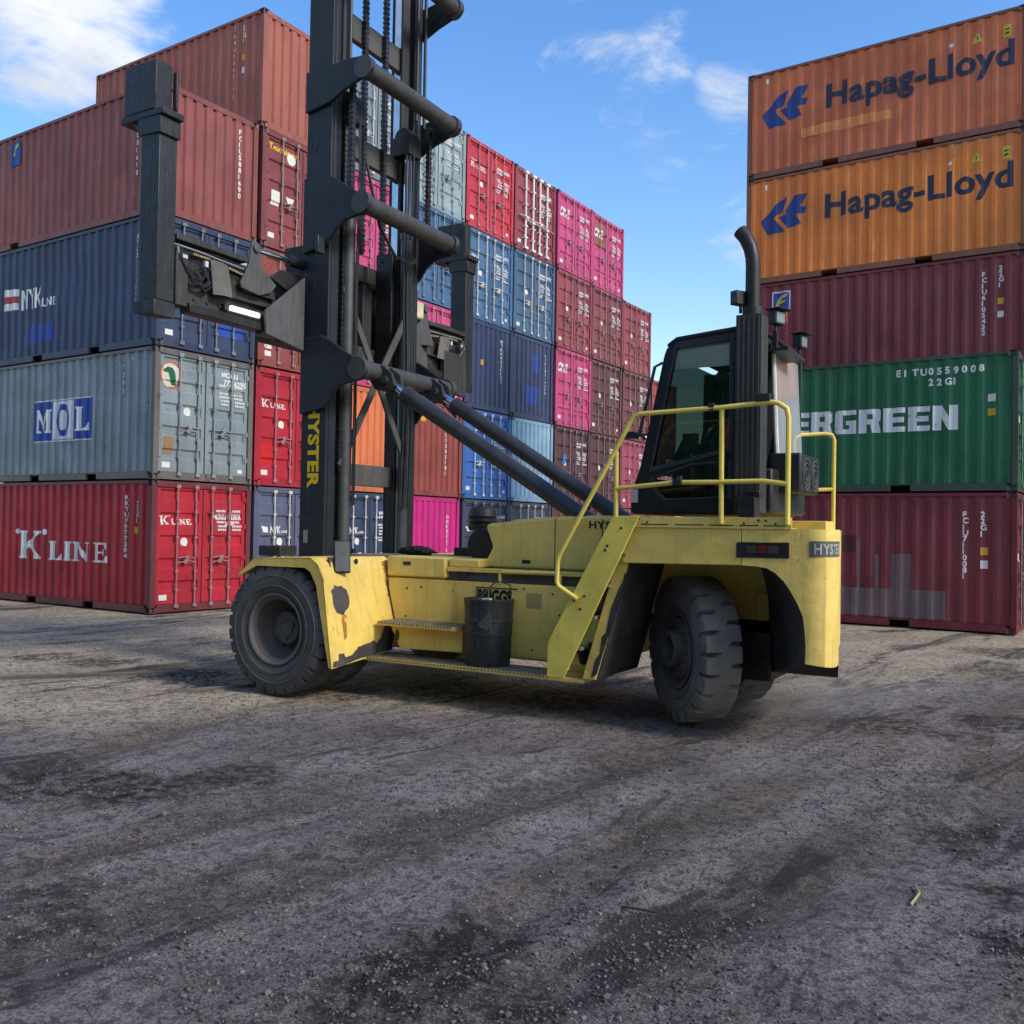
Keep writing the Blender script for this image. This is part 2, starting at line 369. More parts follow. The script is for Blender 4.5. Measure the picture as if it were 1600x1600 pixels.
def frame_mesh(L, wall):
    k = ('frame', L, wall)
    if k in CACHE: return CACHE[k]
    b = MB(); X = L / 2; pk = (1.025,) if L < 7 else (1.025, )
    for sx in (-1, 1):
        for sy in (-1, 1):
            b.box(*sorted((sx * X, sx * (X - .10))), *sorted((sy * W2, sy * (W2 - .12))), .118, CH - .118)
        b.box(*sorted((sx * (X - .004), sx * (X - .10))), -W2 + .162, W2 - .162, CH - .125, CH - .012)
        b.box(*sorted((sx * (X - .004), sx * (X - .10))), -W2 + .162, W2 - .162, .012, .158)
    for sy in (-1, 1):
        y = sorted((sy * (W2 - .003), sy * (W2 - .065)))
        b.box(-X + .178, X - .178, *y, CH - .07, CH - .008)
        cuts = [-1.025 - .18, -1.025 + .18, 1.025 - .18, 1.025 + .18]
        e = [-X + .178] + cuts + [X - .178]
        for i in (0, 2, 4): b.box(e[i], e[i + 1], *y, .016, .150)
        for i in (1, 3):
            b.box(e[i], e[i + 1], *y, .132, .150)
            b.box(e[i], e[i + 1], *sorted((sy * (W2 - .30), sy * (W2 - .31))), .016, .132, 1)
    CACHE[k] = b.mesh('container_frame', 0); return CACHE[k]
def casting_mesh():
    if 'cast' in CACHE: return CACHE['cast']
    bm = bmesh.new(); bmesh.ops.create_cube(bm, size=1)
    bmesh.ops.scale(bm, vec=(.178, .162, .118), verts=bm.verts)
    fs = bm.faces[:]
    r = bmesh.ops.inset_individual(bm, faces=fs, thickness=.030)
    for f in fs:
        n = f.normal.copy()
        if abs(n.z) > .5: continue
        bmesh.ops.translate(bm, vec=-n * .05, verts=f.verts)
    me = bpy.data.meshes.new('corner_casting'); bm.to_mesh(me); bm.free(); CACHE['cast'] = me; return me
def leaf_mesh(sg):
    """one door leaf, hinged at y = sg*1.1"""
    k = ('leaf', sg)
    if k in CACHE: return CACHE[k]
    b = MB(); y0, y1 = sorted((sg * .012, sg * 1.09)); xx = -.035
    ya, yb = y0 + .085, y1 - .085
    for a, c in ((y0, ya), (yb, y1)): b.box(xx - .04, xx, a, c, .165, CH - .13)
    b.box(xx - .04, xx - .001, ya, yb, .165, .20); b.box(xx - .04, xx - .001, ya, yb, 2.44, CH - .13)
    vs = []
    for z, d in DOORP: vs += [(xx - d, ya, z), (xx - d, yb, z)]
    b.add(vs, [(2 * i, 2 * i + 1, 2 * i + 3, 2 * i + 2) for i in range(len(DOORP) - 1)])
    for y in (y0 - .011 * 0, ):
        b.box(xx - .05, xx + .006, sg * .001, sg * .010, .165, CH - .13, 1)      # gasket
    for z in (.45, 1.0, 1.65, 2.2): b.box(xx - .02, xx + .022, *sorted((sg * 1.04, sg * 1.135)), z, z + .10)
    CACHE[k] = b.mesh('door_leaf', 0); return CACHE[k]
def rod_mesh(dirn):
    k = ('rod', dirn)
    if k in CACHE: return CACHE[k]
    b = MB(); x = .012
    b.cyl((x, 0, .10), (x, 0, CH - .07), .017, 8)
    for z in (.09, CH - .14): b.box(x - .03, x + .028, -.05, .05, z, z + .07)
    for z in (.42, .78, 1.45, 1.95): b.box(x - .045, x + .022, -.035, .035, z, z + .045)
    z = .98 if dirn > 0 else 1.06
    b.tube([(x + .02, 0, z), (x + .03, dirn * .12, z), (x + .02, dirn * .20, z + .03), (x + .015, dirn * .42, z)], .014, 6)
    b.box(x - .04, x + .03, *sorted((dirn * .16, dirn * .24)), z - .03, z + .05)
    CACHE[k] = b.mesh('lock_rod', 40); return CACHE[k]
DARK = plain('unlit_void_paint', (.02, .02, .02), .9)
ROD_LIGHT = paint('pale_galvanised_rod', (.55, .53, .50), rust=.15, fade=.2, dirt=.3, rough=.5, scale=3)
def withmats(o, *ms):
    me = o.data
    while len(me.materials) < len(ms): me.materials.append(None)
    for i, m in enumerate(ms):
        o.material_slots[i].link = 'OBJECT'; o.material_slots[i].material = m
def marks(parent, name, shapes, mat, wall, L=6.058, lift=.004):
    """lay 2D shapes on the corrugated side (x,z), end (y,z) or door (y,z), following the folds"""
    if len(shapes) > 1 and name.split('_')[-1] in ('panel', 'sticker', 'patch', 'label', 'counter', 'stripe', 'bars', 'mark'):
        for i, sh in enumerate(shapes): marks(parent, name, [sh], mat, wall, L, lift)
        return
    bm = bmesh.new()
    for i, (V, F) in enumerate(shapes):
        vs = [bm.verts.new((a, c, i * .0003)) for a, c in V]
        for f in F:
            try: bm.faces.new([vs[j] for j in f])
            except ValueError: pass
    bm.normal_update(); bmesh.ops.triangulate(bm, faces=bm.faces)
    P = {'side': SIDEP.get(L), 'end': ENDP, 'door': DOORP}[wall]; ax = 1 if wall == 'door' else 0
    cs = [v.co[ax] for v in bm.verts]
    if not cs: bm.free(); return
    lo, hi = min(cs), max(cs)
    for s, d in P:
        if lo + .002 < s < hi - .002:
            no = (0, 1, 0) if ax else (1, 0, 0)
            bmesh.ops.bisect_plane(bm, geom=bm.verts[:] + bm.edges[:] + bm.faces[:], dist=1e-5, plane_co=tuple(c * s for c in no), plane_no=no)
    for v in bm.verts:
        a, c, l = v.co; d = depth_at(P, v.co[ax]); l += lift
        if wall == 'side': v.co = (a, -(W2 - .012) + d - l, c)
        elif wall == 'end': v.co = (L / 2 - .012 - d + l, a, c)
        else: v.co = (L / 2 - .035 - (d if .097 < abs(a) < 1.005 else 0) + l, a, c)
    me = bpy.data.meshes.new(name); bmesh.ops.recalc_face_normals(bm, faces=bm.faces); bm.to_mesh(me); bm.free(); me.materials.append(mat)
    return link(name, me, parent)
def container(loc, rz, label, group, col, end='door', L=6.058, rust=.3, fade=.3, dirt=.3, rods=None, frame=None, name='shipping_container'):
    """origin at the middle of its base; the end that shows is at +x, the side that shows at -y"""
    t = thing(name, label, 'shipping container', loc, rz, group)
    cm = paint('container_%d_%d_%d' % tuple(int(c * 255) for c in col), col, rust, fade, dirt)
    fm = paint('frame_%d_%d_%d' % tuple(int(c * 255) for c in (frame or col)), tuple(c * .85 for c in (frame or col)), min(1, rust + .38), fade, min(1, dirt + .35))
    km = paint('casting_%d_%d_%d' % tuple(int(c * 255) for c in (frame or col)), tuple(c * .5 + .025 for c in (frame or col)), .75, .3, .6)
    wall = end == 'wall'
    o = link('body', body_mesh(L, wall, len(label) % 5), t); withmats(o, cm)
    o = link('frame', frame_mesh(L, wall), t); withmats(o, fm, DARK)
    for sx in (-1, 1):
        for sy in (-1, 1):
            for z in (.059, CH - .059):
                o = link('corner_casting', casting_mesh(), t); o.location = (sx * (L / 2 - .088), sy * (W2 - .080), z); withmats(o, km)
    if not wall:
        rm = rods or paint('rod_%d_%d_%d' % tuple(int(c * 255) for c in col), tuple(c * .45 + .16 for c in col), .35, .3, .4, metal=.1, scale=3)
        for sg in (-1, 1):
            d = link('door', leaf_mesh(sg), t); d.location.x = L / 2; withmats(d, cm, DARK)
            for yy, dr in ((.20, 1), (.64, -1)):
                r = link('lock_rod', rod_mesh(dr * sg if yy > .5 else dr * sg), d); r.location = (0, sg * yy, 0); withmats(r, rm)
    return t
def smallmarks(t, seed, logo=None, logocol=None, L=6.058, codes=True, sticker=True):
    """the rows of small white codes and stickers a door carries"""
    rn = random.Random(seed); sh = []
    x = .34; z = 2.05
    for row, (wd, hh) in enumerate([(.62, .075), (.26, .075)] if codes else []):
        a = x
        while a < x + wd:
            c = rn.uniform(.035, .05); sh.append(rect(a, a + c, z, z + hh)); a += c + .018
        z -= .11
    z -= .06
    for row in range(6):
        a = x + rn.choice([0, .03])
        for grp in range(2):
            e = a + rn.uniform(.16, .26)
            while a < e:
                c = rn.uniform(.02, .04); sh.append(rect(a, a + c, z, z + .045)); a += c + .012
            a = x + .40
        z -= .085 if row % 2 else .072
    marks(t, 'code_marking', sh, WORN, 'door', L)
    st = []
    if sticker: st += [disc(-.42, 1.38, .085, 18)]
    st += [rect(-1.0, -.82, .24, .35)]
    if rn.random() < .5: st += [rect(.86, .98, .22, .30)]
    marks(t, 'sticker', st, decal('sticker_white', (.74, .73, .68), .12), 'door', L)
    if logo: marks(t, 'company_lettering', logo, logocol or WHITE, 'door', L)
def vcode(x, z, s, h=.10, step=.135):
    o = []
    for ch in s:
        if ch != ' ':
            V, F = text2d(ch, h, .004); o.append(place((V, F), x, z))
        z -= step
    return o

# --- the left block
AL = R(-33.0); UL = Vector((cos(AL), sin(AL), 0)); VL = Vector((-sin(AL), cos(AL), 0)); OL = Vector((-6.9, 18.0, 0))
PITCH = 2.5175; HZ = 2.591
def lpos(col, lev, L=6.058): return OL - UL * (L / 2) + VL * (col * PITCH + W2) + Vector((0, 0, lev * HZ))
ORD = ['at the bottom of', 'second up in', 'third up in', 'fourth up in', 'fifth up in']
STK = ['the nearest left stack', 'the second left stack', 'the third left stack', 'the fourth left stack', 'the fifth left stack', 'the sixth left stack', 'the seventh left stack', 'the eighth left stack', 'the ninth left stack', 'the last left stack']
RED = (.40, .014, .032); GREY = (.20, .245, .27); NAVY = (.030, .046, .105); BRICK = (.235, .060, .052); ORED = (.33, .095, .062)
CAI = (.24, .055, .045); TEX = (.21, .045, .045); PINK = (.52, .055, .18); MAG = (.56, .012, .20); ORNG = (.60, .16, .055); GGREY = (.27, .35, .37)
BLUE = (.055, .135, .26); BBLUE = (.025, .12, .40); LBLUE = (.24, .40, .52); NVY2 = (.026, .036, .10); MAR = (.20, .036, .050); DMAR = (.085, .022, .030); BRN = (.25, .045, .035); MRED = (.27, .045, .060)
GL = 'containers stacked in the left block'
def lc(col, lev, desc, c, end='door', **k):
    L = k.pop('L', 6.058)
    jr = random.Random(col * 17 + lev)
    return container(lpos(col, lev, L) + UL * jr.uniform(-.035, .03), AL + jr.uniform(-.0035, .0035), ('%s, %s %s' % (desc, ORD[lev], STK[col])).replace('at the bottom of', 'bottom of'), GL, c, end, L, **k)

# nearest stack
k0 = container(lpos(0, 0), AL, 'red container with big white K LINE on its side, bottom of the nearest left stack', GL, RED, rust=.12, fade=.12, dirt=.2, frame=(.16, .03, .04))
X0 = 6.058 / 2
big = kline(X0 - 4.70, .93, .60, 3.45)
marks(k0, 'company_lettering', big, WHITE, 'side')
marks(k0, 'code_marking', vcode(X0 - .86, 2.20, 'KKTU7977204', .085, .115) + vcode(X0 - .53, 2.08, '22G1', .085, .11), WORN, 'side')
marks(k0, 'yellow_label', [rect(X0 - .56, X0 - .47, 1.53, 1.66)], decal('label_yellow', (.65, .38, .03), .1), 'side')
smallmarks(k0, 1, kline(-1.02, 1.72, .17, .78), codes=False)
marks(k0, 'code_lettering', [fit(text2d('KKTU 797720 4', .085, .004), .26, .98, 1.86, 1.95), fit(text2d('22G1', .085, .004), .56, .80, 1.72, 1.80)], WHITE, 'door', lift=.007)
k1 = container(lpos(0, 1), AL, 'grey container with blue and white MOL panel, second up in the nearest left stack', GL, GREY, rust=.42, fade=.45, dirt=.5, frame=(.15, .13, .12))
MOLB = decal('panel_blue', (.02, .07, .33), .18)
marks(k1, 'logo_panel', [rect(X0 - 4.16, X0 - 3.42 + .0, .86, 1.70), rect(X0 - 2.72, X0 - 2.02, .86, 1.70)], MOLB, 'side')
marks(k1, 'white_panel', [rect(X0 - 3.42, X0 - 2.72, .88, 1.68), rect(X0 - 4.16, X0 - 2.02, .835, .86), rect(X0 - 4.16, X0 - 2.02, 1.70, 1.725)], decal('panel_white', (.70, .72, .74), .12), 'side')
marks(k1, 'logo_lettering', glyphs(SLAB, 'M', X0 - 4.08, 1.03, .50, [.58], 0) + glyphs(SLAB, 'L', X0 - 2.62, 1.03, .50, [.46], 0), WHITE, 'side', lift=.009)
marks(k1, 'logo_ring', [ring(X0 - 3.07, 1.28, .25, .34, .62)], MOLB, 'side', lift=.009)
marks(k1, 'code_marking', vcode(X0 - 1.30, 2.36, '876', .09, .17) + vcode(X0 - 1.08, 2.36, 'U7293', .09, .16) + vcode(X0 - .80, 2.36, 'U', .09), WORN, 'side')
smallmarks(k1, 2, codes=False)
marks(k1, 'badge_disc', [disc(-.82, 2.06, .27, 26)], decal('badge_white', (.62, .60, .52), .12), 'door')
marks(k1, 'badge_ring', [ring(-.82, 2.06, .27, .27, .86)], decal('badge_orange', (.55, .12, .04), .3), 'door', lift=.006)
marks(k1, 'badge_animal', [poly((-1.02, 2.14), (-.90, 2.22), (-.80, 2.20), (-.74, 2.10), (-.72, 1.94), (-.66, 1.86), (-.80, 1.86), (-.86, 1.98), (-.90, 2.10), (-1.0, 2.10))], decal('badge_green', (.02, .12, .05), .2), 'door', lift=.008)
marks(k1, 'code_lettering', [place(text2d('MOAU', .10, .005), .42, 2.20), place(text2d('772 6295', .11, .005), .44, 2.03)], WHITE, 'door', lift=.006)
marks(k1, 'tan_placard', [rect(-.98, -.74, .50, .86)], decal('placard_tan', (.28, .19, .10), .2), 'door')
k2 = container(lpos(0, 2), AL, 'navy container lettered NYK LINE on its side, behind the black spreader arm', GL, NAVY, rust=.15, fade=.2, dirt=.2)
marks(k2, 'company_lettering', [fit(text2d('NYK', .4, .014), X0 - 4.75, X0 - 3.98, 1.18, 1.62), fit(text2d('LINE', .2, .006), X0 - 3.94, X0 - 3.48, 1.18, 1.36)], WHITE, 'side')
marks(k2, 'logo_bars', [poly((X0 - 5.5, 1.72), (X0 - 4.9, 1.68), (X0 - 4.86, 1.52), (X0 - 5.5, 1.56)), poly((X0 - 5.5, 1.40), (X0 - 4.92, 1.38), (X0 - 4.88, 1.22), (X0 - 5.5, 1.24))], WHITE, 'side')
marks(k2, 'logo_stripe', [poly((X0 - 5.5, 1.545), (X0 - 4.88, 1.51), (X0 - 4.90, 1.39), (X0 - 5.5, 1.41))], decal('stripe_red', (.45, .05, .05), .2), 'side')
marks(k2, 'code_marking', vcode(X0 - .72, 2.15, 'NYKU3372899', .09, .125), WORN, 'side')
marks(k2, 'repair_patch', [rect(X0 - 4.45, X0 - 3.55, .42, .80)], paint('patch_blue', (.012, .055, .30), .1, .2, .2), 'side', lift=.003)
smallmarks(k2, 3)
marks(k2, 'repair_patch', [rect(.30, .95, .45, 1.05)], MATS['patch_blue'], 'door', lift=.003)
k3 = lc(0, 3, 'long brick red container with plain corrugated end', BRICK, 'wall', L=12.192, rust=.15, fade=.35, dirt=.15)
X3 = 6.096
marks(k3, 'code_marking', vcode(X3 - .80, 2.05, 'IU5881690', .095, .15), WORN, 'side', 12.192)
marks(k3, 'code_marking', vcode(.70, 2.18, 'FCIU5881690', .10, .135), WHITE, 'end', 12.192)
marks(k3, 'logo_panel', [rect(X3 - 5.32, X3 - 4.97, 1.88, 2.42)], decal('panel_blue2', (.03, .09, .30), .15), 'side', 12.192)
marks(k3, 'logo_mark', [poly((X3 - 5.27, 2.12), (X3 - 5.20, 2.32), (X3 - 5.02, 2.36), (X3 - 5.05, 2.26), (X3 - 5.18, 2.22), (X3 - 5.19, 2.12))], decal('mark_yellow', (.62, .50, .05), .1), 'side', 12.192, lift=.007)
# second stack
c = lc(1, 0, 'slate grey blue container with white lettering on its door', (.085, .10, .17), rust=.25, fade=.4, dirt=.3, rods=ROD_LIGHT)
smallmarks(c, 4, [fit(text2d('NYK', .3, .01), -.72, -.42, 1.56, 1.72), fit(text2d('LINE', .3, .01), -.40, -.22, 1.57, 1.63), poly((-.98, 1.72), (-.80, 1.70), (-.78, 1.58), (-.92, 1.58))])
c = lc(1, 1, 'bright red container lettered K LINE on its door', RED, rust=.1, fade=.12, dirt=.15); smallmarks(c, 5, kline(-1.02, 1.72, .17, .72))
marks(c, 'repair_patch', [rect(-1.0, -.66, .50, .95)], paint('patch_red', (.55, .012, .015), .05, .1, .1), 'door', lift=.003)
c = lc(1, 2, 'brick red container with cai on its door', CAI, rust=.25, fade=.35); smallmarks(c, 6, [place(text2d('cai', .13, .008), -.98, .42)])
c = lc(1, 3, 'maroon container with yellow lettering at its door top', TEX, rust=.12, fade=.3); smallmarks(c, 7, sticker=False)
marks(c, 'company_lettering', [place(text2d('Textainer', .15, .006), -1.0, 2.18)], decal('lettering_yellow', (.75, .48, .03), .1), 'door')
marks(c, 'sticker', [disc(-.36, 2.12, .13, 20), rect(-.92, -.68, .98, 1.30), poly((-.50, 1.25), (-.25, 1.25), (-.375, .98))], MATS['sticker_white'], 'door', lift=.006)
c = lc(1, 4, 'orange red container with plain corrugated end', ORED, 'wall', rust=.15, fade=.25, dirt=.2)
marks(c, 'code_marking', vcode(X0 - .98, 2.3, 'TRHU2825172', .09, .15) + vcode(X0 - .66, 2.28, '22G1', .085, .1), WORN, 'side')
marks(c, 'yellow_label', [rect(X0 - .72, X0 - .60, 1.58, 1.72)], MATS['label_yellow'], 'side'); marks(c, 'sticker', [rect(X0 - .72, X0 - .60, 1.30, 1.44)], MATS['sticker_white'], 'side')
# third stack (through the mast)
c = lc(2, 0, 'navy container with white door lettering', NAVY, rust=.15, rods=ROD_LIGHT); smallmarks(c, 8, [fit(text2d('NYK', .3, .01), -.72, -.42, 1.56, 1.72), fit(text2d('LINE', .3, .01), -.40, -.22, 1.57, 1.63), poly((-.98, 1.72), (-.80, 1.70), (-.78, 1.58), (-.92, 1.58))])
lc(2, 1, 'orange container with plain corrugated end', ORNG, 'wall', rust=.15)
ONE = [fit(text2d('ONE', .3, .02), -1.0, -.40, 1.80, 2.10)]
for lv in (2, 3):
    c = lc(2, lv, 'pink container with white door lettering', PINK, rust=.1, fade=.2); smallmarks(c, 9 + lv, ONE)
c = lc(2, 4, 'grey container with a round white door sticker', (.17, .21, .25), rust=.2, rods=ROD_LIGHT); smallmarks(c, 13)
# fourth stack
c = lc(3, 0, 'magenta container with plain corrugated end', MAG, 'wall', rust=.03, fade=.06, dirt=.06); marks(c, 'code_marking', vcode(.62, 2.0, 'ONEU2275431', .09, .13), WORN, 'end')
c = lc(3, 1, 'rust brown container with plain corrugated end', BRN, 'wall', rust=.2); marks(c, 'code_marking', vcode(.45, 2.1, 'TGHU2305181', .10, .15), WORN, 'end')
marks(c, 'yellow_label', [rect(-.62, -.38, 1.98, 2.16)], MATS['label_yellow'], 'end')
c = lc(3, 2, 'pink container with white door lettering', PINK, rust=.1, fade=.2); smallmarks(c, 16, ONE)
c = lc(3, 3, 'steel blue container with doors', BLUE, rust=.2); smallmarks(c, 17)
c = lc(3, 4, 'pale grey green container with doors', GGREY, rust=.3, fade=.4); smallmarks(c, 18)
# fifth stack
c = lc(4, 0, 'dark navy container with white door lettering', (.04, .05, .09), rust=.2); smallmarks(c, 19, [fit(text2d('NYK', .3, .01), -.72, -.42, 1.66, 1.80), poly((-.98, 1.80), (-.80, 1.78), (-.78, 1.66), (-.92, 1.66))])
c = lc(4, 1, 'bright blue container with doors', BBLUE, rust=.08, rods=paint('rod_white', (.6, .6, .6), .2, .2, .2)); smallmarks(c, 20)
c = lc(4, 2, 'navy container with plain corrugated end', NVY2, 'wall', rust=.1); marks(c, 'code_marking', vcode(.60, 2.1, 'NYKU8021177', .085, .12), WORN, 'end'); marks(c, 'yellow_label', [rect(-.40, -.30, 1.30, 1.46)], MATS['label_yellow'], 'end')
c = lc(4, 3, 'steel blue container with white door lettering', BLUE, rust=.25, fade=.4, rods=ROD_LIGHT); smallmarks(c, 22, [fit(text2d('NYK', .3, .01), -.95, -.5, 1.66, 1.86)])
c = lc(4, 4, 'crimson container lettered K LINE on its door', (.50, .03, .05), rust=.1, fade=.25); smallmarks(c, 23, kline(-.98, 1.78, .20, .80))
# sixth stack
c = lc(5, 0, 'dark slate container with doors', (.05, .06, .09), rust=.2, rods=ROD_LIGHT); smallmarks(c, 24)
lc(5, 1, 'light blue container with plain corrugated end', LBLUE, 'wall', rust=.35)
c = lc(5, 2, 'navy container with blue patched corrugated end', NVY2, 'wall', rust=.1); marks(c, 'repair_patch', [rect(-.4, .35, .5, 1.05), rect(-.05, .35, 1.5, 2.1)], MATS['patch_blue'], 'end', lift=.003)
marks(c, 'code_marking', vcode(.72, 2.1, 'NYKU8044310', .085, .12), WORN, 'end')
c = lc(5, 3, 'dark steel blue container with grey door rods', (.05, .11, .20), rust=.3, fade=.4, rods=ROD_LIGHT); smallmarks(c, 27)
c = lc(5, 4, 'brown maroon container with thick white door rods', MRED, rust=.15, rods=paint('rod_white_thick', (.72, .72, .70), .1, .1, .15)); smallmarks(c, 28, sticker=False)
for o in c.children_recursive:
    if o.name.startswith('lock_rod'): o.scale = (2.0, 2.0, 1)
# seventh to tenth
SPEC = [(6, [('dark maroon container with doors', DMAR, 0), ('dark maroon container with a blue door sticker', DMAR, 0), ('pink container with white door lettering', (.48, .04, .16), 1), ('maroon container with doors', MRED, 0), ('pink container with white door lettering', PINK, 1)]),
        (7, [('dark maroon container with doors', DMAR, 0), ('dark maroon container with doors', DMAR, 0), ('dark brown maroon container with doors', (.12, .03, .035), 0), ('maroon container with doors', (.22, .045, .055), 0), ('pink container with a brown door patch', PINK, 1)]),
        (8, [('maroon container with doors', MAR, 0), ('faded crimson container with doors', (.33, .04, .09), 0), ('brown maroon container with doors', (.15, .035, .04), 0), ('faded maroon red container with doors', MRED, 0)]),
        (9, [('maroon container with doors', MAR, 0), ('maroon container with doors', MAR, 0), ('maroon container with doors', MRED, 0)])]
for col, ls in SPEC:
    for lev, (d, cc_, one) in enumerate(ls):
        if col == 9 and lev == 0 or (col in (7, 8) and lev == 0): pass
        c = lc(col, lev, d, cc_, rust=.25, fade=.35)
        smallmarks(c, 40 + col * 7 + lev, ONE if one else None, sticker=not one)
        if col == 7 and lev == 4: marks(c, 'repair_patch', [rect(-1.0, -.22, 1.45, 2.35)], paint('patch_brown', (.30, .09, .06), .2, .2, .2), 'door', lift=.003)
        if col == 6 and lev == 1: marks(c, 'blue_sticker', [disc(-.5, 1.5, .17)], decal('sticker_blue', (.03, .18, .55), .2), 'door', lift=.006)

# --- the right stacks
AR = R(-34.2); UR = Vector((cos(AR), sin(AR), 0)); VR = Vector((-sin(AR), cos(AR), 0)); O1 = Vector((9.13, 16.97, 0)); O2 = Vector((10.62, 19.46, 0))
GR = 'containers stacked on the right'
def rpos(o, lev): return o - UR * X0 + VR * W2 + Vector((0, 0, lev * HZ))
HLO = (.70, .195, .030); BURG = (.185, .026, .036); GREEN = (.008, .115, .045)
r0 = container(rpos(O1, 0), AR, 'burgundy container with grey primer patches, on the ground at the right', GR, BURG, rust=.3, fade=.25, dirt=.3)
PRIM = paint('patch_primer', (.165, .105, .112), .55, .2, .3)
marks(r0, 'primer_patch', [rect(X0 - 3.9, X0 - 1.18, .18, .72), rect(X0 - 2.17, X0 - 1.80, .72, 1.40), rect(X0 - 2.47, X0 - 2.39, .72, 1.38), rect(X0 - 2.80, X0 - 2.74, .72, 1.68)], PRIM, 'side', lift=.003)
marks(r0, 'repair_patch', [rect(X0 - 3.6, X0 - 2.82, 1.40, 1.74)], paint('patch_maroon', (.085, .015, .025), .1, .2, .2), 'side', lift=.003)
marks(r0, 'code_marking', vcode(X0 - .90, 2.12, 'FCIU7110081', .10, .115) + vcode(X0 - .60, 2.12, '22G1', .10, .12), WHITE, 'side')
marks(r0, 'yellow_label', [rect(X0 - .60, X0 - .48, 1.42, 1.56)], MATS['label_yellow'], 'side'); marks(r0, 'sticker', [rect(X0 - .60, X0 - .48, 1.17, 1.32)], MATS['sticker_white'], 'side')
smallmarks(r0, 91)
r1 = container(rpos(O1, 1), AR, 'green container with big white EVERGREEN letters, resting on the burgundy one', GR, GREEN, rust=.12, fade=.22, dirt=.2, frame=(.05, .075, .06))
wds = [.40, .42, .40, .42, .42, .42, .40, .40, .44]; tot = sum(wds) + 8 * .045
marks(r1, 'company_lettering', glyphs(BLOCK, 'EVERGREEN', X0 - 1.0 - tot, 1.165, .47, wds, .045), decal('worn_block_lettering', (.70, .72, .72), .42), 'side')
marks(r1, 'letter_counter', [poly(*[(x + a, 1.165 + b) for a, b in ((.16, .27), (.27, .27), (.27, .37), (.16, .37))]) for x in (X0 - 1.0 - tot + sum(wds[:3]) + .135, X0 - 1.0 - tot + sum(wds[:5]) + .225)], MATS['container_2_29_11'], 'side', lift=.007)
code = []
for i, ch in enumerate('EITU0559008'): code.append(place(text2d(ch, .125, .007), X0 - 2.10 + i * .145, 2.23))
for i, ch in enumerate('22G1'): code.append(place(text2d(ch, .125, .007), X0 - 1.52 + i * .145, 2.02))
marks(r1, 'code_marking', code, WHITE, 'side')
marks(r1, 'yellow_label', [rect(X0 - .50, X0 - .37, 1.40, 1.53)], MATS['label_yellow'], 'side'); marks(r1, 'sticker', [rect(X0 - .50, X0 - .37, 1.66, 1.80)], MATS['sticker_white'], 'side')
smallmarks(r1, 92)
b0 = container(rpos(O2, 0), AR, 'dark maroon container hidden behind the patched burgundy one', GR, MAR)
b1 = container(rpos(O2, 1), AR, 'dark maroon container hidden behind the green EVERGREEN one', GR, MAR)
b2 = container(rpos(O2, 2), AR, 'burgundy container with square blue and yellow badge, right below the two orange containers', GR, BURG, rust=.1, fade=.2, dirt=.15)
marks(b2, 'logo_panel', [rect(X0 - 5.36, X0 - 4.99, 1.93, 2.33)], MATS['panel_blue'], 'side')
marks(b2, 'logo_border', [rect(X0 - 5.39, X0 - 4.96, 1.90, 1.93), rect(X0 - 5.39, X0 - 4.96, 2.33, 2.36), rect(X0 - 5.39, X0 - 5.36, 1.93, 2.33), rect(X0 - 4.99, X0 - 4.96, 1.93, 2.33)], WHITE, 'side')
marks(b2, 'logo_mark', [poly((X0 - 5.31, 1.97), (X0 - 5.27, 2.16), (X0 - 5.16, 2.27), (X0 - 5.02, 2.29), (X0 - 5.05, 2.22), (X0 - 5.17, 2.19), (X0 - 5.20, 2.13), (X0 - 5.06, 2.15), (X0 - 5.09, 2.09), (X0 - 5.22, 2.06), (X0 - 5.25, 1.97))], MATS['mark_yellow'], 'side', lift=.008)
marks(b2, 'orange_sticker', [rect(X0 - 5.28, X0 - 5.02, 1.60, 1.86)], decal('sticker_orange', (.55, .17, .04), .3), 'side')
marks(b2, 'code_marking', vcode(X0 - .84, 2.12, 'FCIU6105432', .10, .125) + vcode(X0 - .52, 2.22, '22G1', .10, .12), WHITE, 'side')
marks(b2, 'yellow_label', [rect(X0 - .54, X0 - .42, 1.50, 1.63)], MATS['label_yellow'], 'side'); marks(b2, 'sticker', [rect(X0 - .54, X0 - .42, 1.22, 1.35)], MATS['sticker_white'], 'side')
HLB = decal('lettering_dark_blue', (.030, .036, .075), .12); HLM = decal('logo_blue', (.025, .06, .24), .1)
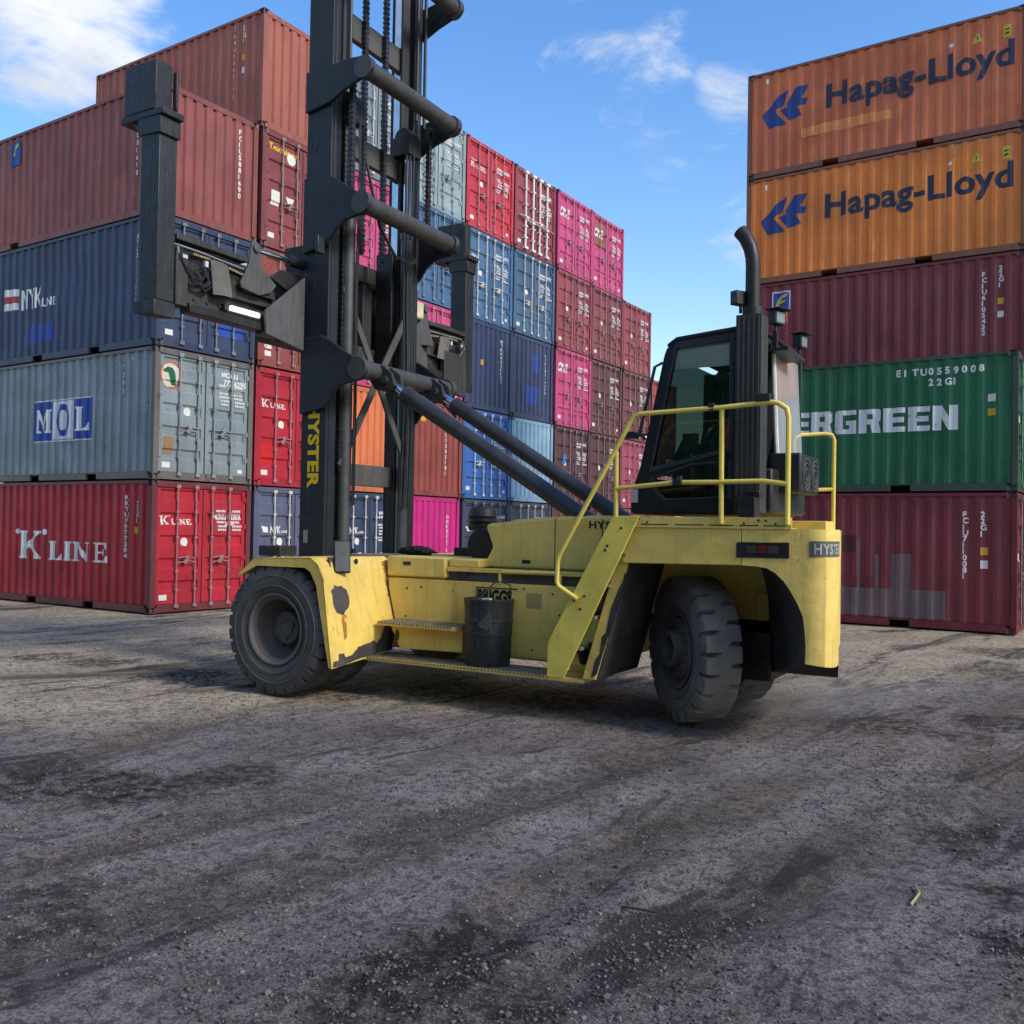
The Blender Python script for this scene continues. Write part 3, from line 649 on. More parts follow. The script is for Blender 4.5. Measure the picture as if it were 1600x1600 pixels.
def hapag(t):
    marks(t, 'company_lettering', [fit(text2d('Hapag-Lloyd', .5, .022, 1, 1.05), X0 - 4.17, X0 - .26, 1.19, 1.92)], HLB, 'side')
    def q(px, py):  # badge outline, drawn in a 210 by 185 box
        return X0 - 5.70 + px / 205 * 1.13, 2.04 - py / 185 * .86
    marks(t, 'logo_arrows', [poly(q(0, 115), q(80, 18), q(118, 5), q(95, 75), q(62, 95), q(62, 110), q(108, 180), q(30, 185)),
                             poly(q(112, 95), q(112, 72), q(145, 2), q(203, 0), q(172, 62), q(200, 68), q(190, 98), q(152, 100), q(178, 152), q(120, 165), q(78, 100))], HLM, 'side')
    marks(t, 'warning_triangle', [poly((X0 - 1.08, 2.02), (X0 - .86, 2.02), (X0 - .97, 2.24))], MATS['mark_yellow'], 'side')
    marks(t, 'yellow_label', [rect(X0 - .47, X0 - .32, 1.98, 2.24)], MATS['mark_yellow'], 'side')
    marks(t, 'warning_mark', [rect(X0 - .98, X0 - .96, 2.07, 2.15), rect(X0 - .44, X0 - .35, 2.13, 2.16), rect(X0 - .44, X0 - .35, 2.04, 2.08)], decal('mark_black', (.03, .03, .03), 0), 'side', lift=.008)
    marks(t, 'sticker', [rect(X0 - 1.52, X0 - 1.44, 2.05, 2.12), rect(X0 - 5.60, X0 - 5.55, 2.28, 2.40)], MATS['sticker_white'], 'side')
h0 = container(rpos(O2, 3), AR, 'clean orange container lettered Hapag-Lloyd, between burgundy one and topmost one', GR, HLO, rust=.12, fade=.18, dirt=.28, frame=(.26, .10, .06)); hapag(h0)
marks(h0, 'code_marking', [fit(text2d('HLBU1122518', .1, .004), X0 - 1.55, X0 - .72, 2.42, 2.51), fit(text2d('22G1', .1, .004), X0 - 1.55, X0 - 1.30, 2.26, 2.35)], decal('lettering_tan', (.60, .34, .12), .4), 'side')
h1 = container(rpos(O2, 4), AR, 'weathered brown orange container lettered Hapag-Lloyd, topmost at the right', GR, (.56, .140, .048), rust=.2, fade=.3, dirt=.4, frame=(.24, .09, .06)); hapag(h1)
marks(h1, 'orange_strip', [poly((X0 - 4.75, .78), (X0 - 2.70, .78), (X0 - 2.70, .98), (X0 - 3.10, 1.02), (X0 - 4.30, 1.02), (X0 - 4.75, 1.0))], decal('strip_orange', (.72, .27, .09), .3), 'side')
marks(h1, 'code_marking', [fit(text2d('HLXU1152190', .1, .004), X0 - 1.55, X0 - .66, 2.40, 2.50), fit(text2d('22G1', .1, .004), X0 - 1.60, X0 - 1.35, 2.24, 2.33)], decal('lettering_orange', (.70, .20, .08), .35), 'side')
# unseen row added behind the camera for the cab glass to reflect
for k in (0, 1, -1):
    for lev in range(3):
        container(Vector((-3.6, -1.6, 0)) - UL * (6.1 + k * 12.4) - VL * 3.2 + Vector((0, 0, lev * HZ)), AL + pi, 'long green container behind the photographer, %s of the %s stack' % (('bottom', 'middle', 'top')[lev], ('middle', 'farthest', 'nearest')[k]), 'green containers added across the aisle', GREEN, 'wall', 12.192, rust=.1)
# stack added out of frame, coloured for the rear cab glass to reflect
for lev, (c_, d_) in enumerate([(GREY, 'grey container at the bottom'), (GGREY, 'pale grey container second up'), (HLO, 'orange container third up'), (HLO, 'orange container fourth up'), (HLO, 'orange container on top')]):
    q_ = container(rpos(O2, lev) + UR * 6.45, AR, d_ + ' of the stack beyond the right edge', GR, c_, 'wall')
    if c_ == HLO: hapag(q_)
# ------------------------------------------------------------------ the container handler
TLOC = Vector((-1.405, 11.314, 0)); TRZ = R(-30)
TM = Matrix.Translation(TLOC) @ Matrix.Rotation(TRZ, 4, 'Z')
TR = thing('container_handler', 'big yellow container handler with black mast and raised cab in the middle of the yard', 'container handler', TLOC, TRZ)
def part(mb, name, mats, parent=TR, bevel=0, smooth=35, label=None):
    o = mb.build(name, mats, parent, bevel, smooth)
    if label: o['label'] = label
    return o
def jag(pts, amp, seed, sub=5):
    rn = random.Random(seed); o = []
    for i, p in enumerate(pts):
        q = pts[(i + 1) % len(pts)]
        for k in range(sub):
            t = k / sub; o.append((p[0] + (q[0] - p[0]) * t + rn.uniform(-amp, amp), p[1] + (q[1] - p[1]) * t + rn.uniform(-amp, amp)))
    return o
# chassis
b = MB()
b.prism([(-.5, .45), (3.05, .45), (3.35, .9), (3.5, 1.20), (-.5, 1.20)], 'y', -.88, .88)
b.box(-.75, .2, -.8, .8, .35, 1.05)
part(b, 'chassis', [YEL], bevel=.012)
b = MB(); b.box(.62, 2.86, -.905, -.882, .475, 1.205); b.box(2.0, 2.86, -.912, -.905, .50, .50 + .001)
part(b, 'side_panel', [YEL], bevel=.006)
b = MB(); b.box(.9, 3.3, -.82, .82, 1.2, 1.325); part(b, 'hydraulic_tray', [DGREY], bevel=.01)
b = MB(); b.box(-.62, 1.30, -.84, .84, 1.20, 1.405); part(b, 'front_deck', [YEL], bevel=.01)
b = MB(); b.box(-.60, 1.28, -.55, .80, 1.405, 1.415); part(b, 'deck_plate', [TREAD])
b = MB(); b.box(.585, 1.34, -.90, -.5, 1.225, 1.44); part(b, 'tool_box', [YEL], bevel=.018)
b = MB(); b.box(.80, .90, -.903, -.899, 1.345, 1.385); part(b, 'box_handle', [PLAST])
b = MB(); b.box(1.36, 1.74, -.86, -.5, 1.345, 1.435); part(b, 'cover_plate', [YEL], bevel=.02)
b = MB(); b.box(1.35, 3.2, -.875, -.80, 1.30, 1.345)
b.tube([(2.02, -.91, 1.20), (2.02, -.91, 1.29), (2.04, -.91, 1.315), (2.66, -.91, 1.325), (2.70, -.91, 1.30), (2.70, -.91, 1.20)], .018, 8)
part(b, 'hood_rail', [YEL], bevel=.004)
b = MB(); b.box(1.46, 1.60, -.88, -.8, 1.27, 1.30); b.box(1.50, 1.56, -.885, -.88, 1.215, 1.27); part(b, 'hood_latch', [PLAST])
# maker plate behind the bin
b = MB(); b.box(1.735, 2.22, -.9085, -.9052, 1.145, 1.157); b.box(1.735, 1.745, -.9085, -.9052, 1.02, 1.145); part(b, 'name_plate_lines', [PLAST])
def wordmesh(name, s, h, mat, mp, parent=TR, bold=.02, wx=1, gap=1):
    V, F = text2d(s, h, bold, wx, gap); m = MB(); m.add([mp(a, c) for a, c in V], F); me = m.mesh(name, 0); me.materials.append(mat); return link(name, me, parent)
BLKL = decal('black_lettering', (.018, .018, .02), .12); YLET = decal('yellow_lettering', (.80, .52, .01), .05)
wordmesh('plate_lettering', 'BRIGGS', .125, BLKL, lambda a, c: (1.755 + a, -.9085, 1.005 + c), bold=.010, wx=.68)
b = MB()
for x, z in ((.86, 1.10), (.85, .80), (1.05, 1.12), (2.62, 1.12), (2.66, .62), (2.70, .92), (1.10, .60), (2.40, .56), (2.72, .70), (2.30, 1.16)): b.cyl((x, -.910, z), (x, -.905, z), .011, 8)
part(b, 'bolt', [PLAST])
b = MB(); b.box(2.33, 2.50, -.9075, -.9055, .97, 1.12); part(b, 'faded_decal', [decal('faded_decal_paint', (.50, .36, .12), .35)])
# hood
HP = [(1.60, 1.335), (1.735, 1.56), (1.64, 1.79), (1.70, 1.812), (1.93, 1.832), (1.99, 1.853), (2.64, 1.90), (3.45, 1.905), (3.45, 1.335)]
b = MB(); b.prism(HP, 'y', -.60, .62); part(b, 'engine_hood', [YEL], bevel=.035)
b = MB(); b.box(2.475, 2.483, -.6025, -.599, 1.36, 1.87); b.box(2.10, 2.20, -.6025, -.599, 1.40, 1.435); b.box(3.0, 3.01, -.6025, -.599, 1.36, 1.87); part(b, 'hood_seam', [PLAST])
wordmesh('hood_lettering', 'HYSTER', .07, BLKL, lambda a, c: (2.86 + a, -.602, 1.775 + c), wx=1.25, bold=.003, gap=1.1)
# air cleaner
b = MB(); b.lathe([(.0, 1.72), (.15, 1.73), (.165, 1.76), (.165, 1.80), (.15, 1.81), (.165, 1.83), (.165, 1.86), (.15, 1.87), (.165, 1.89), (.15, 1.97), (.10, 2.0), (0, 2.0)], (1.30, -.1, 0), 'z', 24)
b.cyl((1.30, -.1, 1.40), (1.30, -.1, 1.75), .06)
part(b, 'air_cleaner', [PLAST])
b = MB(); b.lathe([(0, -.45), (.17, -.45), (.19, -.42), (.19, -.1), (.17, -.05), (0, -.05)], (1.50, 0, 1.57), 'y', 24); part(b, 'intake_elbow', [PLAST])
# front fenders
def fender(sg):
    b = MB()
    po = [(-.62, 1.235), (-.40, 1.405), (.38, 1.43), (.475, 1.37), (.56, 1.20), (.638, .66), (.685, .335)]
    pi_ = [(-.62, 1.235), (-.40, 1.405), (.50, 1.43), (.53, 1.39), (.56, 1.20), (.71, .66), (.63, .415)]
    def off(p, d):
        o = []
        for i in range(len(p)):
            a = Vector(p[max(i - 1, 0)]); c = Vector(p[min(i + 1, len(p) - 1)]); t = (c - a).normalized(); o.append((p[i][0] - t.y * -d * -1 * -1, p[i][1] - t.x * d))
        return o
    th = .016
    R1 = [(x, sg * 1.9, z) for x, z in po]; R2 = [(x, sg * .84, z) for x, z in pi_]
    R1b = [(x - th * (1 if i > 2 else 0), sg * 1.9, z - th * (1 if i < 4 else 0)) for i, (x, z) in enumerate(po)]
    R2b = [(x - th * (1 if i > 2 else 0), sg * .84, z - th * (1 if i < 4 else 0)) for i, (x, z) in enumerate(pi_)]
    A_, B_ = R1 + R1b[::-1], R2 + R2b[::-1]
    b.loft([[tuple(Vector(a).lerp(Vector(c), k / 16)) for a, c in zip(A_, B_)] for k in range(17)])
    # outer lip, narrowing to the bottom
    lw = [.015, .075, .12, .115, .10, .035]
    inn = [(-.60, 1.215), (-.36, 1.325), (.31, 1.325), (.385, 1.285), (.465, 1.15), (.578, .64), (.648, .345)]
    b.loft([[(x, sg * 1.9, z) for x, z in po + inn[::-1]], [(x, sg * 1.882, z) for x, z in po + inn[::-1]]])
    f = part(b, 'front_fender', [YEL, BARE], bevel=.006)
    return f
fnear = fender(-1); ffar = fender(1)
def onpanel(y, z):   # rear panel of the near fender
    k = (y + 1.9) / 1.06
    A = [(.475, 1.37), (.56, 1.20), (.638, .66), (.685, .335)]; B = [(.53, 1.39), (.56, 1.20), (.71, .66), (.63, .415)]
    P = [(a[0] + (c[0] - a[0]) * k, a[1] + (c[1] - a[1]) * k) for a, c in zip(A, B)]
    x = P[0][0] if z > P[0][1] else P[-1][0]
    for (xa, za), (xb, zb) in zip(P, P[1:]):
        if zb <= z <= za: x = xa + (xb - xa) * (za - z) / (za - zb)
    return Vector((x + .007, y, max(z, P[-1][1] + .003)))
def paint_patch(pts, sd, amp, sub):
    b = MB(); bm = bmesh.new(); vs = [bm.verts.new((y, z, 0)) for y, z in jag(pts, amp, sd, sub)]; bm.faces.new(vs)
    bm.normal_update(); bmesh.ops.triangulate(bm, faces=bm.faces)
    for c in range(1, 24):
        for co, no in (((-1.9 + c * .05, 0, 0), (1, 0, 0)), ((0, .3 + c * .05, 0), (0, 1, 0))): bmesh.ops.bisect_plane(bm, geom=bm.verts[:] + bm.edges[:] + bm.faces[:], dist=1e-5, plane_co=co, plane_no=no)
    bm.verts.index_update(); b.add([onpanel(v.co.x, v.co.y) for v in bm.verts], [[v.index for v in f.verts] for f in bm.faces]); bm.free()
    return part(b, 'peeled_paint_patch', [BARE], fnear)
paint_patch([(-1.80, 1.10), (-1.74, 1.15), (-1.64, 1.14), (-1.57, 1.09), (-1.545, 1.0), (-1.58, .91), (-1.66, .86), (-1.75, .88), (-1.79, .96)], 3, .010, 3)
paint_patch([(-1.885, .345), (-1.86, .40), (-1.78, .415), (-1.76, .47), (-1.70, .48), (-1.66, .42), (-1.55, .44), (-1.47, .52), (-1.33, .53), (-1.22, .56), (-1.16, .52), (-1.10, .58), (-1.08, .68), (-1.0, .75), (-.95, .71), (-.86, .66), (-.855, .43), (-.9, .42), (-1.4, .385)], 5, .009, 3)
b = MB(); b.add([onpanel(y, z) + Vector((.001, 0, 0)) for y, z in disc(-1.34, 1.385, .03, 10)[0]], [list(range(10))]); part(b, 'plug_hole', [PLAST], fnear)
b = MB(); b.prism([(.575, 1.20), (.592, 1.20), (.735, .66), (.65, .42), (.63, .42), (.715, .66)], 'y', -.9075, -.9055); part(b, 'panel_gap', [PLAST])
RRUN = decal('rust_run', (.42, .17, .04), .8)
for y0, z0_, z1_ in ((-1.66, .60, .85), (-.90, 1.0, 1.38)):
    b = MB(); b.add([onpanel(y, z) + Vector((.001, 0, 0)) for y, z in ((y0 - .02, z0_), (y0 + .015, z0_ + .03), (y0 + .04, z1_), (y0 - .03, z1_))], [(0, 1, 2, 3)]); part(b, 'rust_run', [RRUN], fnear)
b = MB(); b.box(-.62, -.30, -1.62, -1.36, 1.418, 1.53); part(b, 'fender_lamp', [PLAST], bevel=.012)
b = MB(); b.box(.55, .85, .45, .8, 1.415, 1.52); part(b, 'deck_lamp', [PLAST], bevel=.012)
# mirror on the fender
b = MB(); b.box(-.035, .0, -.09, .09, -.17, .17); m = part(b, 'mirror', [PLAST], bevel=.02); m.location = (.56, -1.62, 1.44); m.rotation_euler = (0, R(-6), R(-35))
b = MB(); b.box(.001, .006, -.075, .075, -.15, .15); g = part(b, 'mirror_glass', [plain('painted_dark_reflection', (.07, .075, .08), .35, .2)], m)  # dark grey painted in place of the mirrored ground
b = MB(); b.tube([(.52, -1.60, 1.44), (.47, -1.72, 1.42), (.50, -1.74, 1.25)], .015, 8); b.box(.46, .53, -1.78, -1.70, 1.12, 1.26); part(b, 'mirror_bracket', [PLAST])
# steps
b = MB(); b.box(.60, 3.16, -1.31, -.88, .355, .392); o = part(b, 'running_board', [YEL], bevel=.004)
b = MB(); b.box(.64, 2.82, -1.295, -.90, .392, .397)
part(b, 'tread_plate', [TREAD], o)
b = MB()
for i in range(54): b.box(.66 + i * .04, .68 + i * .04, -1.3155, -1.311, .376, .393)
part(b, 'step_teeth', [TREAD], o)
b = MB(); b.box(.72, 1.70, -1.24, -.90, .722, .762); o = part(b, 'upper_step', [YEL], bevel=.004)
b = MB(); b.box(.74, 1.69, -1.23, -.905, .762, .767); part(b, 'tread_plate', [TREAD], o)
b = MB()
for i in range(25): b.box(.75 + i * .037, .768 + i * .037, -1.2445, -1.2405, .742, .763)
part(b, 'step_teeth', [TREAD], o)
b = MB(); b.prism([(.78, .722), (1.70, .722), (1.70, .495), (.92, .475)], 'y', -1.09, -.90); o = part(b, 'step_box', [YEL], bevel=.008)
b = MB(); b.prism(disc(.88, .615, .028, 14, .06)[0], 'y', -1.094, -1.0905); part(b, 'box_slot', [PLAST], o)
# stair to the cab deck
ST = [(2.83, .40), (3.0, .40), (3.72, 1.89), (3.47, 1.885), (2.835, .72)]
for y in (-1.40, -.93):
    b = MB(); b.prism(ST, 'y', y, y + .022); part(b, 'stair_stringer', [YELB], bevel=.004)
for k in range(4):
    b = MB(); z = .66 + k * .29; x = 2.96 + k * .14; b.box(x, x + .20, -1.375, -.93, z, z + .03); part(b, 'stair_tread', [TREAD], bevel=.004)
b = MB()
for x, z in ((3.10, 1.12), (3.16, 1.04), (3.20, 1.16), (3.42, 1.62), (3.40, 1.58), (3.55, 1.78)):
    b.cyl((x, -1.405, z), (x, -1.40, z), .012, 8)
part(b, 'bolt', [PLAST])
# slanted mudguard ahead of the steered wheel
b = MB(); b.prism([(3.47, 1.46), (3.59, 1.475), (3.285, .40), (3.155, .40)], 'y', -1.325, -1.295); o = part(b, 'mudguard_edge', [YEL], bevel=.004)
b = MB(); V = jag([(3.56, 1.38), (3.595, 1.38), (3.30, .44), (3.25, .43), (3.36, .80), (3.44, 1.05)], .014, 9, 5); b.add([(x, -1.328, z) for x, z in V], [list(range(len(V)))]); part(b, 'peeled_paint_patch', [GRIME], o)
b = MB(); b.prism([(3.50, 1.46), (3.60, 1.47), (3.30, .40), (3.20, .40)], 'y', -1.294, -.35); part(b, 'mudguard', [GRIME], bevel=.01)
b = MB(); b.prism([(2.95, .72), (3.16, .72), (3.10, .50), (2.95, .52)], 'y', -1.22, -.9); part(b, 'hose_bracket', [YEL], bevel=.01)
b = MB(); b.tube([(2.85, -1.0, .62), (3.02, -1.15, .66), (3.12, -1.24, .63), (3.10, -1.20, .54), (2.98, -1.1, .52)], .03, 8); part(b, 'hydraulic_hose', [PLAST])
# rear deck and counterweight
b = MB(); b.prism([(3.56, 1.47), (4.612, 1.486), (4.612, 1.795), (3.62, 1.81), (3.50, 1.60)], 'y', -1.35, -1.31); part(b, 'deck_side_plate', [YEL], bevel=.006)
b = MB(); b.prism([(3.56, 1.47), (4.65, 1.485), (4.65, 1.795), (3.62, 1.81)], 'y', 1.31, 1.35); part(b, 'deck_side_plate', [YEL], bevel=.006)
b = MB(); b.prism([(3.5, -1.308), (5.13, -1.308), (5.10, -.4), (4.64, 1.308), (3.5, 1.308)], 'z', 1.70, 1.785); part(b, 'cab_deck', [YEL], bevel=.006)
b = MB(); b.box(3.62, 5.03, -1.362, -1.352, 1.79, 1.885); b.box(3.62, 5.03, -1.352, -1.20, 1.795, 1.80)
o = part(b, 'kick_plate', [YEL], bevel=.003)
b = MB()
for x0, x1 in ((3.72, 3.97), (4.04, 4.29), (4.34, 4.55), (4.60, 4.76), (4.80, 4.98)): b.box(x0, x1, -1.3645, -1.3615, 1.814, 1.822)
part(b, 'drain_slot', [PLAST], o)
b = MB()
for x in (3.76, 3.74, 4.44, 4.44, 4.62, 4.70, 4.74, 4.80, 4.97, 4.97): pass
for x, z in ((3.70, 1.862), (3.78, 1.838), (4.44, 1.87), (4.445, 1.845), (4.64, 1.835), (4.76, 1.86), (4.82, 1.86), (4.90, 1.835), (4.985, 1.868), (4.985, 1.845)): b.cyl((x, -1.369, z), (x, -1.361, z), .009, 8)
part(b, 'bolt', [PLAST], o)
OUT = [(5.15, -1.35), (5.235, -1.34), (5.29, -1.30), (5.325, -1.22), (5.335, -1.08), (5.31, -.85), (5.24, -.45), (5.15, 0)]
OUTF = [(4.70, -1.35), (4.78, -1.34), (4.84, -1.30), (4.89, -1.22), (4.93, -1.08), (5.0, -.85)]
ARCH = [(4.62, 1.487), (4.735, 1.482), (4.83, 1.468), (4.90, 1.43), (4.97, 1.365), (5.025, 1.285), (5.08, 1.19), (5.125, 1.085), (5.14, .97), (5.148, .855), (5.145, .72)]
INN = [(4.50, 1.487), (4.52, 1.475), (4.55, 1.44), (4.57, 1.39), (4.59, 1.32), (4.605, 1.25), (4.62, 1.16), (4.63, 1.06), (4.64, .93), (4.65, .74), (4.66, .50)]
for sg in (-1, 1):
    b = MB(); rings = []; OU = OUT if sg < 0 else OUTF
    for (xo, zo), (xi, zi) in zip(ARCH, INN):
        if sg > 0: xo -= .52; xi -= .2
        mid = [(xo + (xi - xo) * k, -1.35 + .85 * (k ** .85), zo + (zi - zo) * k) for k in (.33, .66)]
        loop = [(xo, -1.35, zo)] + [(x, y, zo + (zi - zo) * min(1, (i + 1) / len(OUT) * .35)) for i, (x, y) in enumerate(OU[:6])] + [(5.24 if sg < 0 else 5.02, -.5, zi), (xi, -.5, zi)] + mid[::-1]
        rings.append([(x, -sg * y if sg == 1 else y, z) for x, y, z in loop])
    n = len(rings[0]); vs = [p for r in rings for p in r]
    for k in range(len(rings) - 1):
        for i in range(n):
            j = (i + 1) % n
            b.add([rings[k][i], rings[k][j], rings[k + 1][j], rings[k + 1][i]], [(0, 1, 2, 3)], 1 if i >= 7 else 0)
    b.add(rings[-1], [list(range(n))], 1)
    # solid upper corner
    up = [(4.62, -1.35)] + OU[:6] + [(5.24 if sg < 0 else 5.02, -.5), (4.5, -.5)]
    b.add([(x, -sg * y if sg == 1 else y, z) for z in (1.487, 1.795) for x, y in up], [(i, (i + 1) % len(up), len(up) + (i + 1) % len(up), len(up) + i) for i in range(len(up))] + [list(range(len(up), 2 * len(up)))], 0)
    part(b, 'counterweight', [YELW, GRIME], smooth=30)
b = MB(); b.prism([(4.66, -.498), (5.22, -.498), (5.01, .498), (4.66, .498)], 'z', .55, 1.79); part(b, 'rear_wall', [YEL], bevel=.02)
b = MB(); b.box(3.45, 4.75, -.42, .42, .95, 1.69); part(b, 'rear_frame', [YEL], bevel=.02)
b = MB(); b.box(4.50, 4.62, -.46, -.42, .95, 1.20); part(b, 'access_cover', [YEL], bevel=.01)
b = MB(); b.box(4.28, 4.68, -.60, .60, .42, .86); part(b, 'battery_box', [GREASE], bevel=.02)
b = MB(); b.cyl((4.05, -.6, .67), (4.05, .6, .67), .15); b.box(3.85, 4.25, -.4, .4, .55, .8); b.cyl((0, -1.2, .67), (0, 1.2, .67), .24); part(b, 'axle', [GREASE])
# tail lamp recess and lamp
b = MB(); b.holed([(4.575, 1.55), (5.01, 1.555), (5.01, 1.685), (4.575, 1.675)], [[(4.60, 1.567), (4.985, 1.57), (4.985, 1.672), (4.60, 1.662)]], 'y', -1.356, -1.351)
b.box(4.59, 4.995, -1.353, -1.3515, 1.56, 1.68); o = part(b, 'tail_lamp', [PLAST])
b = MB(); b.box(4.66, 4.74, -1.359, -1.3535, 1.59, 1.655); b.box(4.84, 4.92, -1.359, -1.3535, 1.59, 1.655); part(b, 'lamp_lens', [plain('dusty_clear_lens', (.06, .05, .05), .35)], o)
b = MB(); b.box(4.755, 4.83, -1.359, -1.3535, 1.59, 1.655); part(b, 'red_lens', [plain('red_lens', (.11, .015, .015), .4)], o)
# rear name plate wrapping the corner
def oncorner(s):
    for (a, c), (d, e) in zip(OUT, OUT[1:]):
        L = math.hypot(d - a, e - c)
        if s <= L: k = s / L; p = Vector((a + (d - a) * k, c + (e - c) * k)); nrm = Vector((e - c, -(d - a))).normalized(); return p, nrm
        s -= L
    return Vector(OUT[-1]), Vector((1, 0))
b = MB(); S0, S1 = .02, .50; N = 16; rg = []
for i in range(N + 1):
    p, nr = oncorner(S0 + (S1 - S0) * i / N); q = p + nr * .006; r = p + nr * .001
    rg.append([(q.x, q.y, 1.575), (q.x, q.y, 1.70), (r.x, r.y, 1.70), (r.x, r.y, 1.575)])
b.loft(rg); o = part(b, 'rear_name_plate', [DGREY], smooth=60)
def onc(a, c):
    p, nr = oncorner(S0 + .035 + a); q = p + nr * .009; return (q.x, q.y, 1.598 + c)
wordmesh('plate_lettering', 'HYSTER', .08, decal('plate_letters', (.42, .42, .38), .1), onc, o, .004, .80, 1.2)
# handrails
def rail(name, pts, r=.021): m = MB(); m.tube(pts, r, 10); part(m, name, [YELB])
rail('handrail', [(3.14, -1.42, 1.13), (2.955, -1.43, 1.24), (2.935, -1.43, 1.28), (2.94, -1.43, 1.47), (2.96, -1.43, 1.53), (3.63, -1.41, 2.72), (3.67, -1.41, 2.765), (3.73, -1.41, 2.785), (4.45, -1.41, 2.805), (4.86, -1.41, 2.83), (4.92, -1.41, 2.82), (4.985, -1.39, 2.775), (5.0, -1.385, 2.70), (5.0, -1.38, 1.83)])
rail('rail_post', [(3.49, -1.38, 1.83), (3.49, -1.39, 2.46)]); rail('rail_post', [(4.45, -1.38, 1.83), (4.45, -1.405, 2.80)])
rail('middle_rail', [(3.49, -1.385, 2.13), (4.05, -1.395, 2.18), (4.40, -1.395, 2.18), (4.80, -1.39, 2.185), (5.0, -1.385, 2.16)])
rail('handrail', [(4.86, 1.15, 1.8), (4.86, 1.15, 2.75), (4.84, 1.13, 2.80), (4.78, 1.1, 2.815), (4.45, .85, 2.78), (4.40, .80, 2.77)]); rail('middle_rail', [(4.86, 1.15, 2.23), (4.5, .95, 2.21)])
b = MB(); b.box(4.45, 4.86, .80, 1.20, 1.795, 1.89); part(b, 'rear_step', [YEL], bevel=.006)
b = MB(); b.box(4.03, 4.11, -1.43, -1.365, 2.155, 2.205); b.cyl((4.09, -1.40, 2.20), (4.09, -1.40, 2.235), .025, 10); part(b, 'rail_clamp', [PLAST], bevel=.004)
b = MB(); b.box(4.34, 4.39, -1.43, -1.38, 2.785, 2.845); part(b, 'rail_clamp', [PLAST], bevel=.004)
b = MB(); b.box(4.74, 4.86, -1.44, -1.38, 2.84, 2.90); part(b, 'rail_clamp', [PLAST], bevel=.004)
# cab
CY0, CY1 = -.97, .55
CO = [(3.46, 1.93), (3.46, 2.10), (3.55, 2.36), (3.765, 3.36), (3.785, 3.42), (3.82, 3.465), (3.865, 3.495), (3.93, 3.515), (4.30, 3.55), (4.58, 3.57), (4.58, 1.93)]
W1 = [(3.885, 3.435), (4.385, 3.465), (4.385, 2.50), (3.665, 2.34), (3.70, 2.5)]
W2_ = [(3.69, 2.245), (4.05, 2.36), (4.385, 2.375), (4.385, 2.075), (3.80, 2.055), (3.72, 2.13)]
CABP = plain('cab_black_paint', (.013, .015, .019), .35, 0, .2)
for y, nm in ((CY0, 'cab_side'), (CY1 - .05, 'cab_side')):
    b = MB(); b.holed(CO, [W1, W2_], 'y', y, y + .05); part(b, nm, [CABP])
b = MB()
for P_ in (W1, W2_):
    c0 = Vector((sum(p[0] for p in P_) / len(P_), sum(p[1] for p in P_) / len(P_)))
    b.holed([tuple(c0 + (Vector(p) - c0) * 1.06 + (Vector(p) - c0).normalized() * .012) for p in P_], [[tuple(c0 + (Vector(p) - c0) * .985) for p in P_]], 'y', CY0 - .012, CY0 - .002)
part(b, 'door_frame', [plain('door_seal', (.03, .032, .036), .5)], bevel=.003)
b = MB(); b.box(4.41, 4.425, CY0 - .012, CY0 - .001, 2.0, 3.5); b.box(4.40, 4.44, CY0 - .03, CY0 - .001, 3.25, 3.34); b.box(4.40, 4.44, CY0 - .03, CY0 - .001, 2.25, 2.34); part(b, 'door_hinge', [PLAST])
for P_ in (W1, W2_):
    for y in (CY0 + .02, CY1 - .03):
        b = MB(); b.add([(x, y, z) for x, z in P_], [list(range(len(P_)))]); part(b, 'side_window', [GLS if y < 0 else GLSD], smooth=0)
b = MB(); b.prism([(3.45, 1.915), (4.62, 1.915), (4.62, 1.985), (3.45, 1.985)], 'y', CY0 + .051, CY1 - .051); part(b, 'cab_floor', [CABP], bevel=.01)
b = MB(); b.prism([(3.80, 3.44), (3.90, 3.49), (4.62, 3.555), (4.62, 3.595), (3.88, 3.53), (3.79, 3.47)], 'y', CY0 - .01, CY1 + .01); part(b, 'cab_roof', [CABP], bevel=.012)
# front: sill, posts, windscreen
b = MB(); b.prism([(3.455, 1.99), (3.455, 2.10), (3.52, 2.27), (3.56, 2.26), (3.50, 2.1), (3.50, 1.99)], 'y', CY0 + .051, CY1 - .051); part(b, 'front_sill', [CABP])
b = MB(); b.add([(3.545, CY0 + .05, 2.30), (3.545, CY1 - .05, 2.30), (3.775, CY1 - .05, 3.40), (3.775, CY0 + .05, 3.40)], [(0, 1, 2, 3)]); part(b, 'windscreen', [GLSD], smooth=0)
b = MB(); b.tube([(3.60, CY0 - .02, 2.60), (3.56, CY0 - .06, 2.66), (3.70, CY0 - .06, 3.26), (3.76, CY0 - .02, 3.30)], .014, 8); part(b, 'grab_bar', [PLAST])
b = MB(); b.box(3.47, 3.53, CY0 - .02, CY0 - .002, 2.02, 2.14); part(b, 'safety_decal', [decal('pale_decal', (.5, .5, .46), .4)])
b = MB(); b.box(3.37, 3.49, CY0 - .02, CY0 + .10, 2.62, 2.68); b.cyl((3.47, CY0 + .03, 2.64), (3.62, CY0 + .06, 2.66), .012, 8); part(b, 'work_lamp', [PLAST], bevel=.006)
# sun blind inside the top of the door
b = MB(); b.box(3.86, 4.385, CY0 + .028, CY0 + .034, 3.24, 3.455); part(b, 'sun_blind', [plain('pale_blind', (.90, .88, .76), .8, 0, .04)])
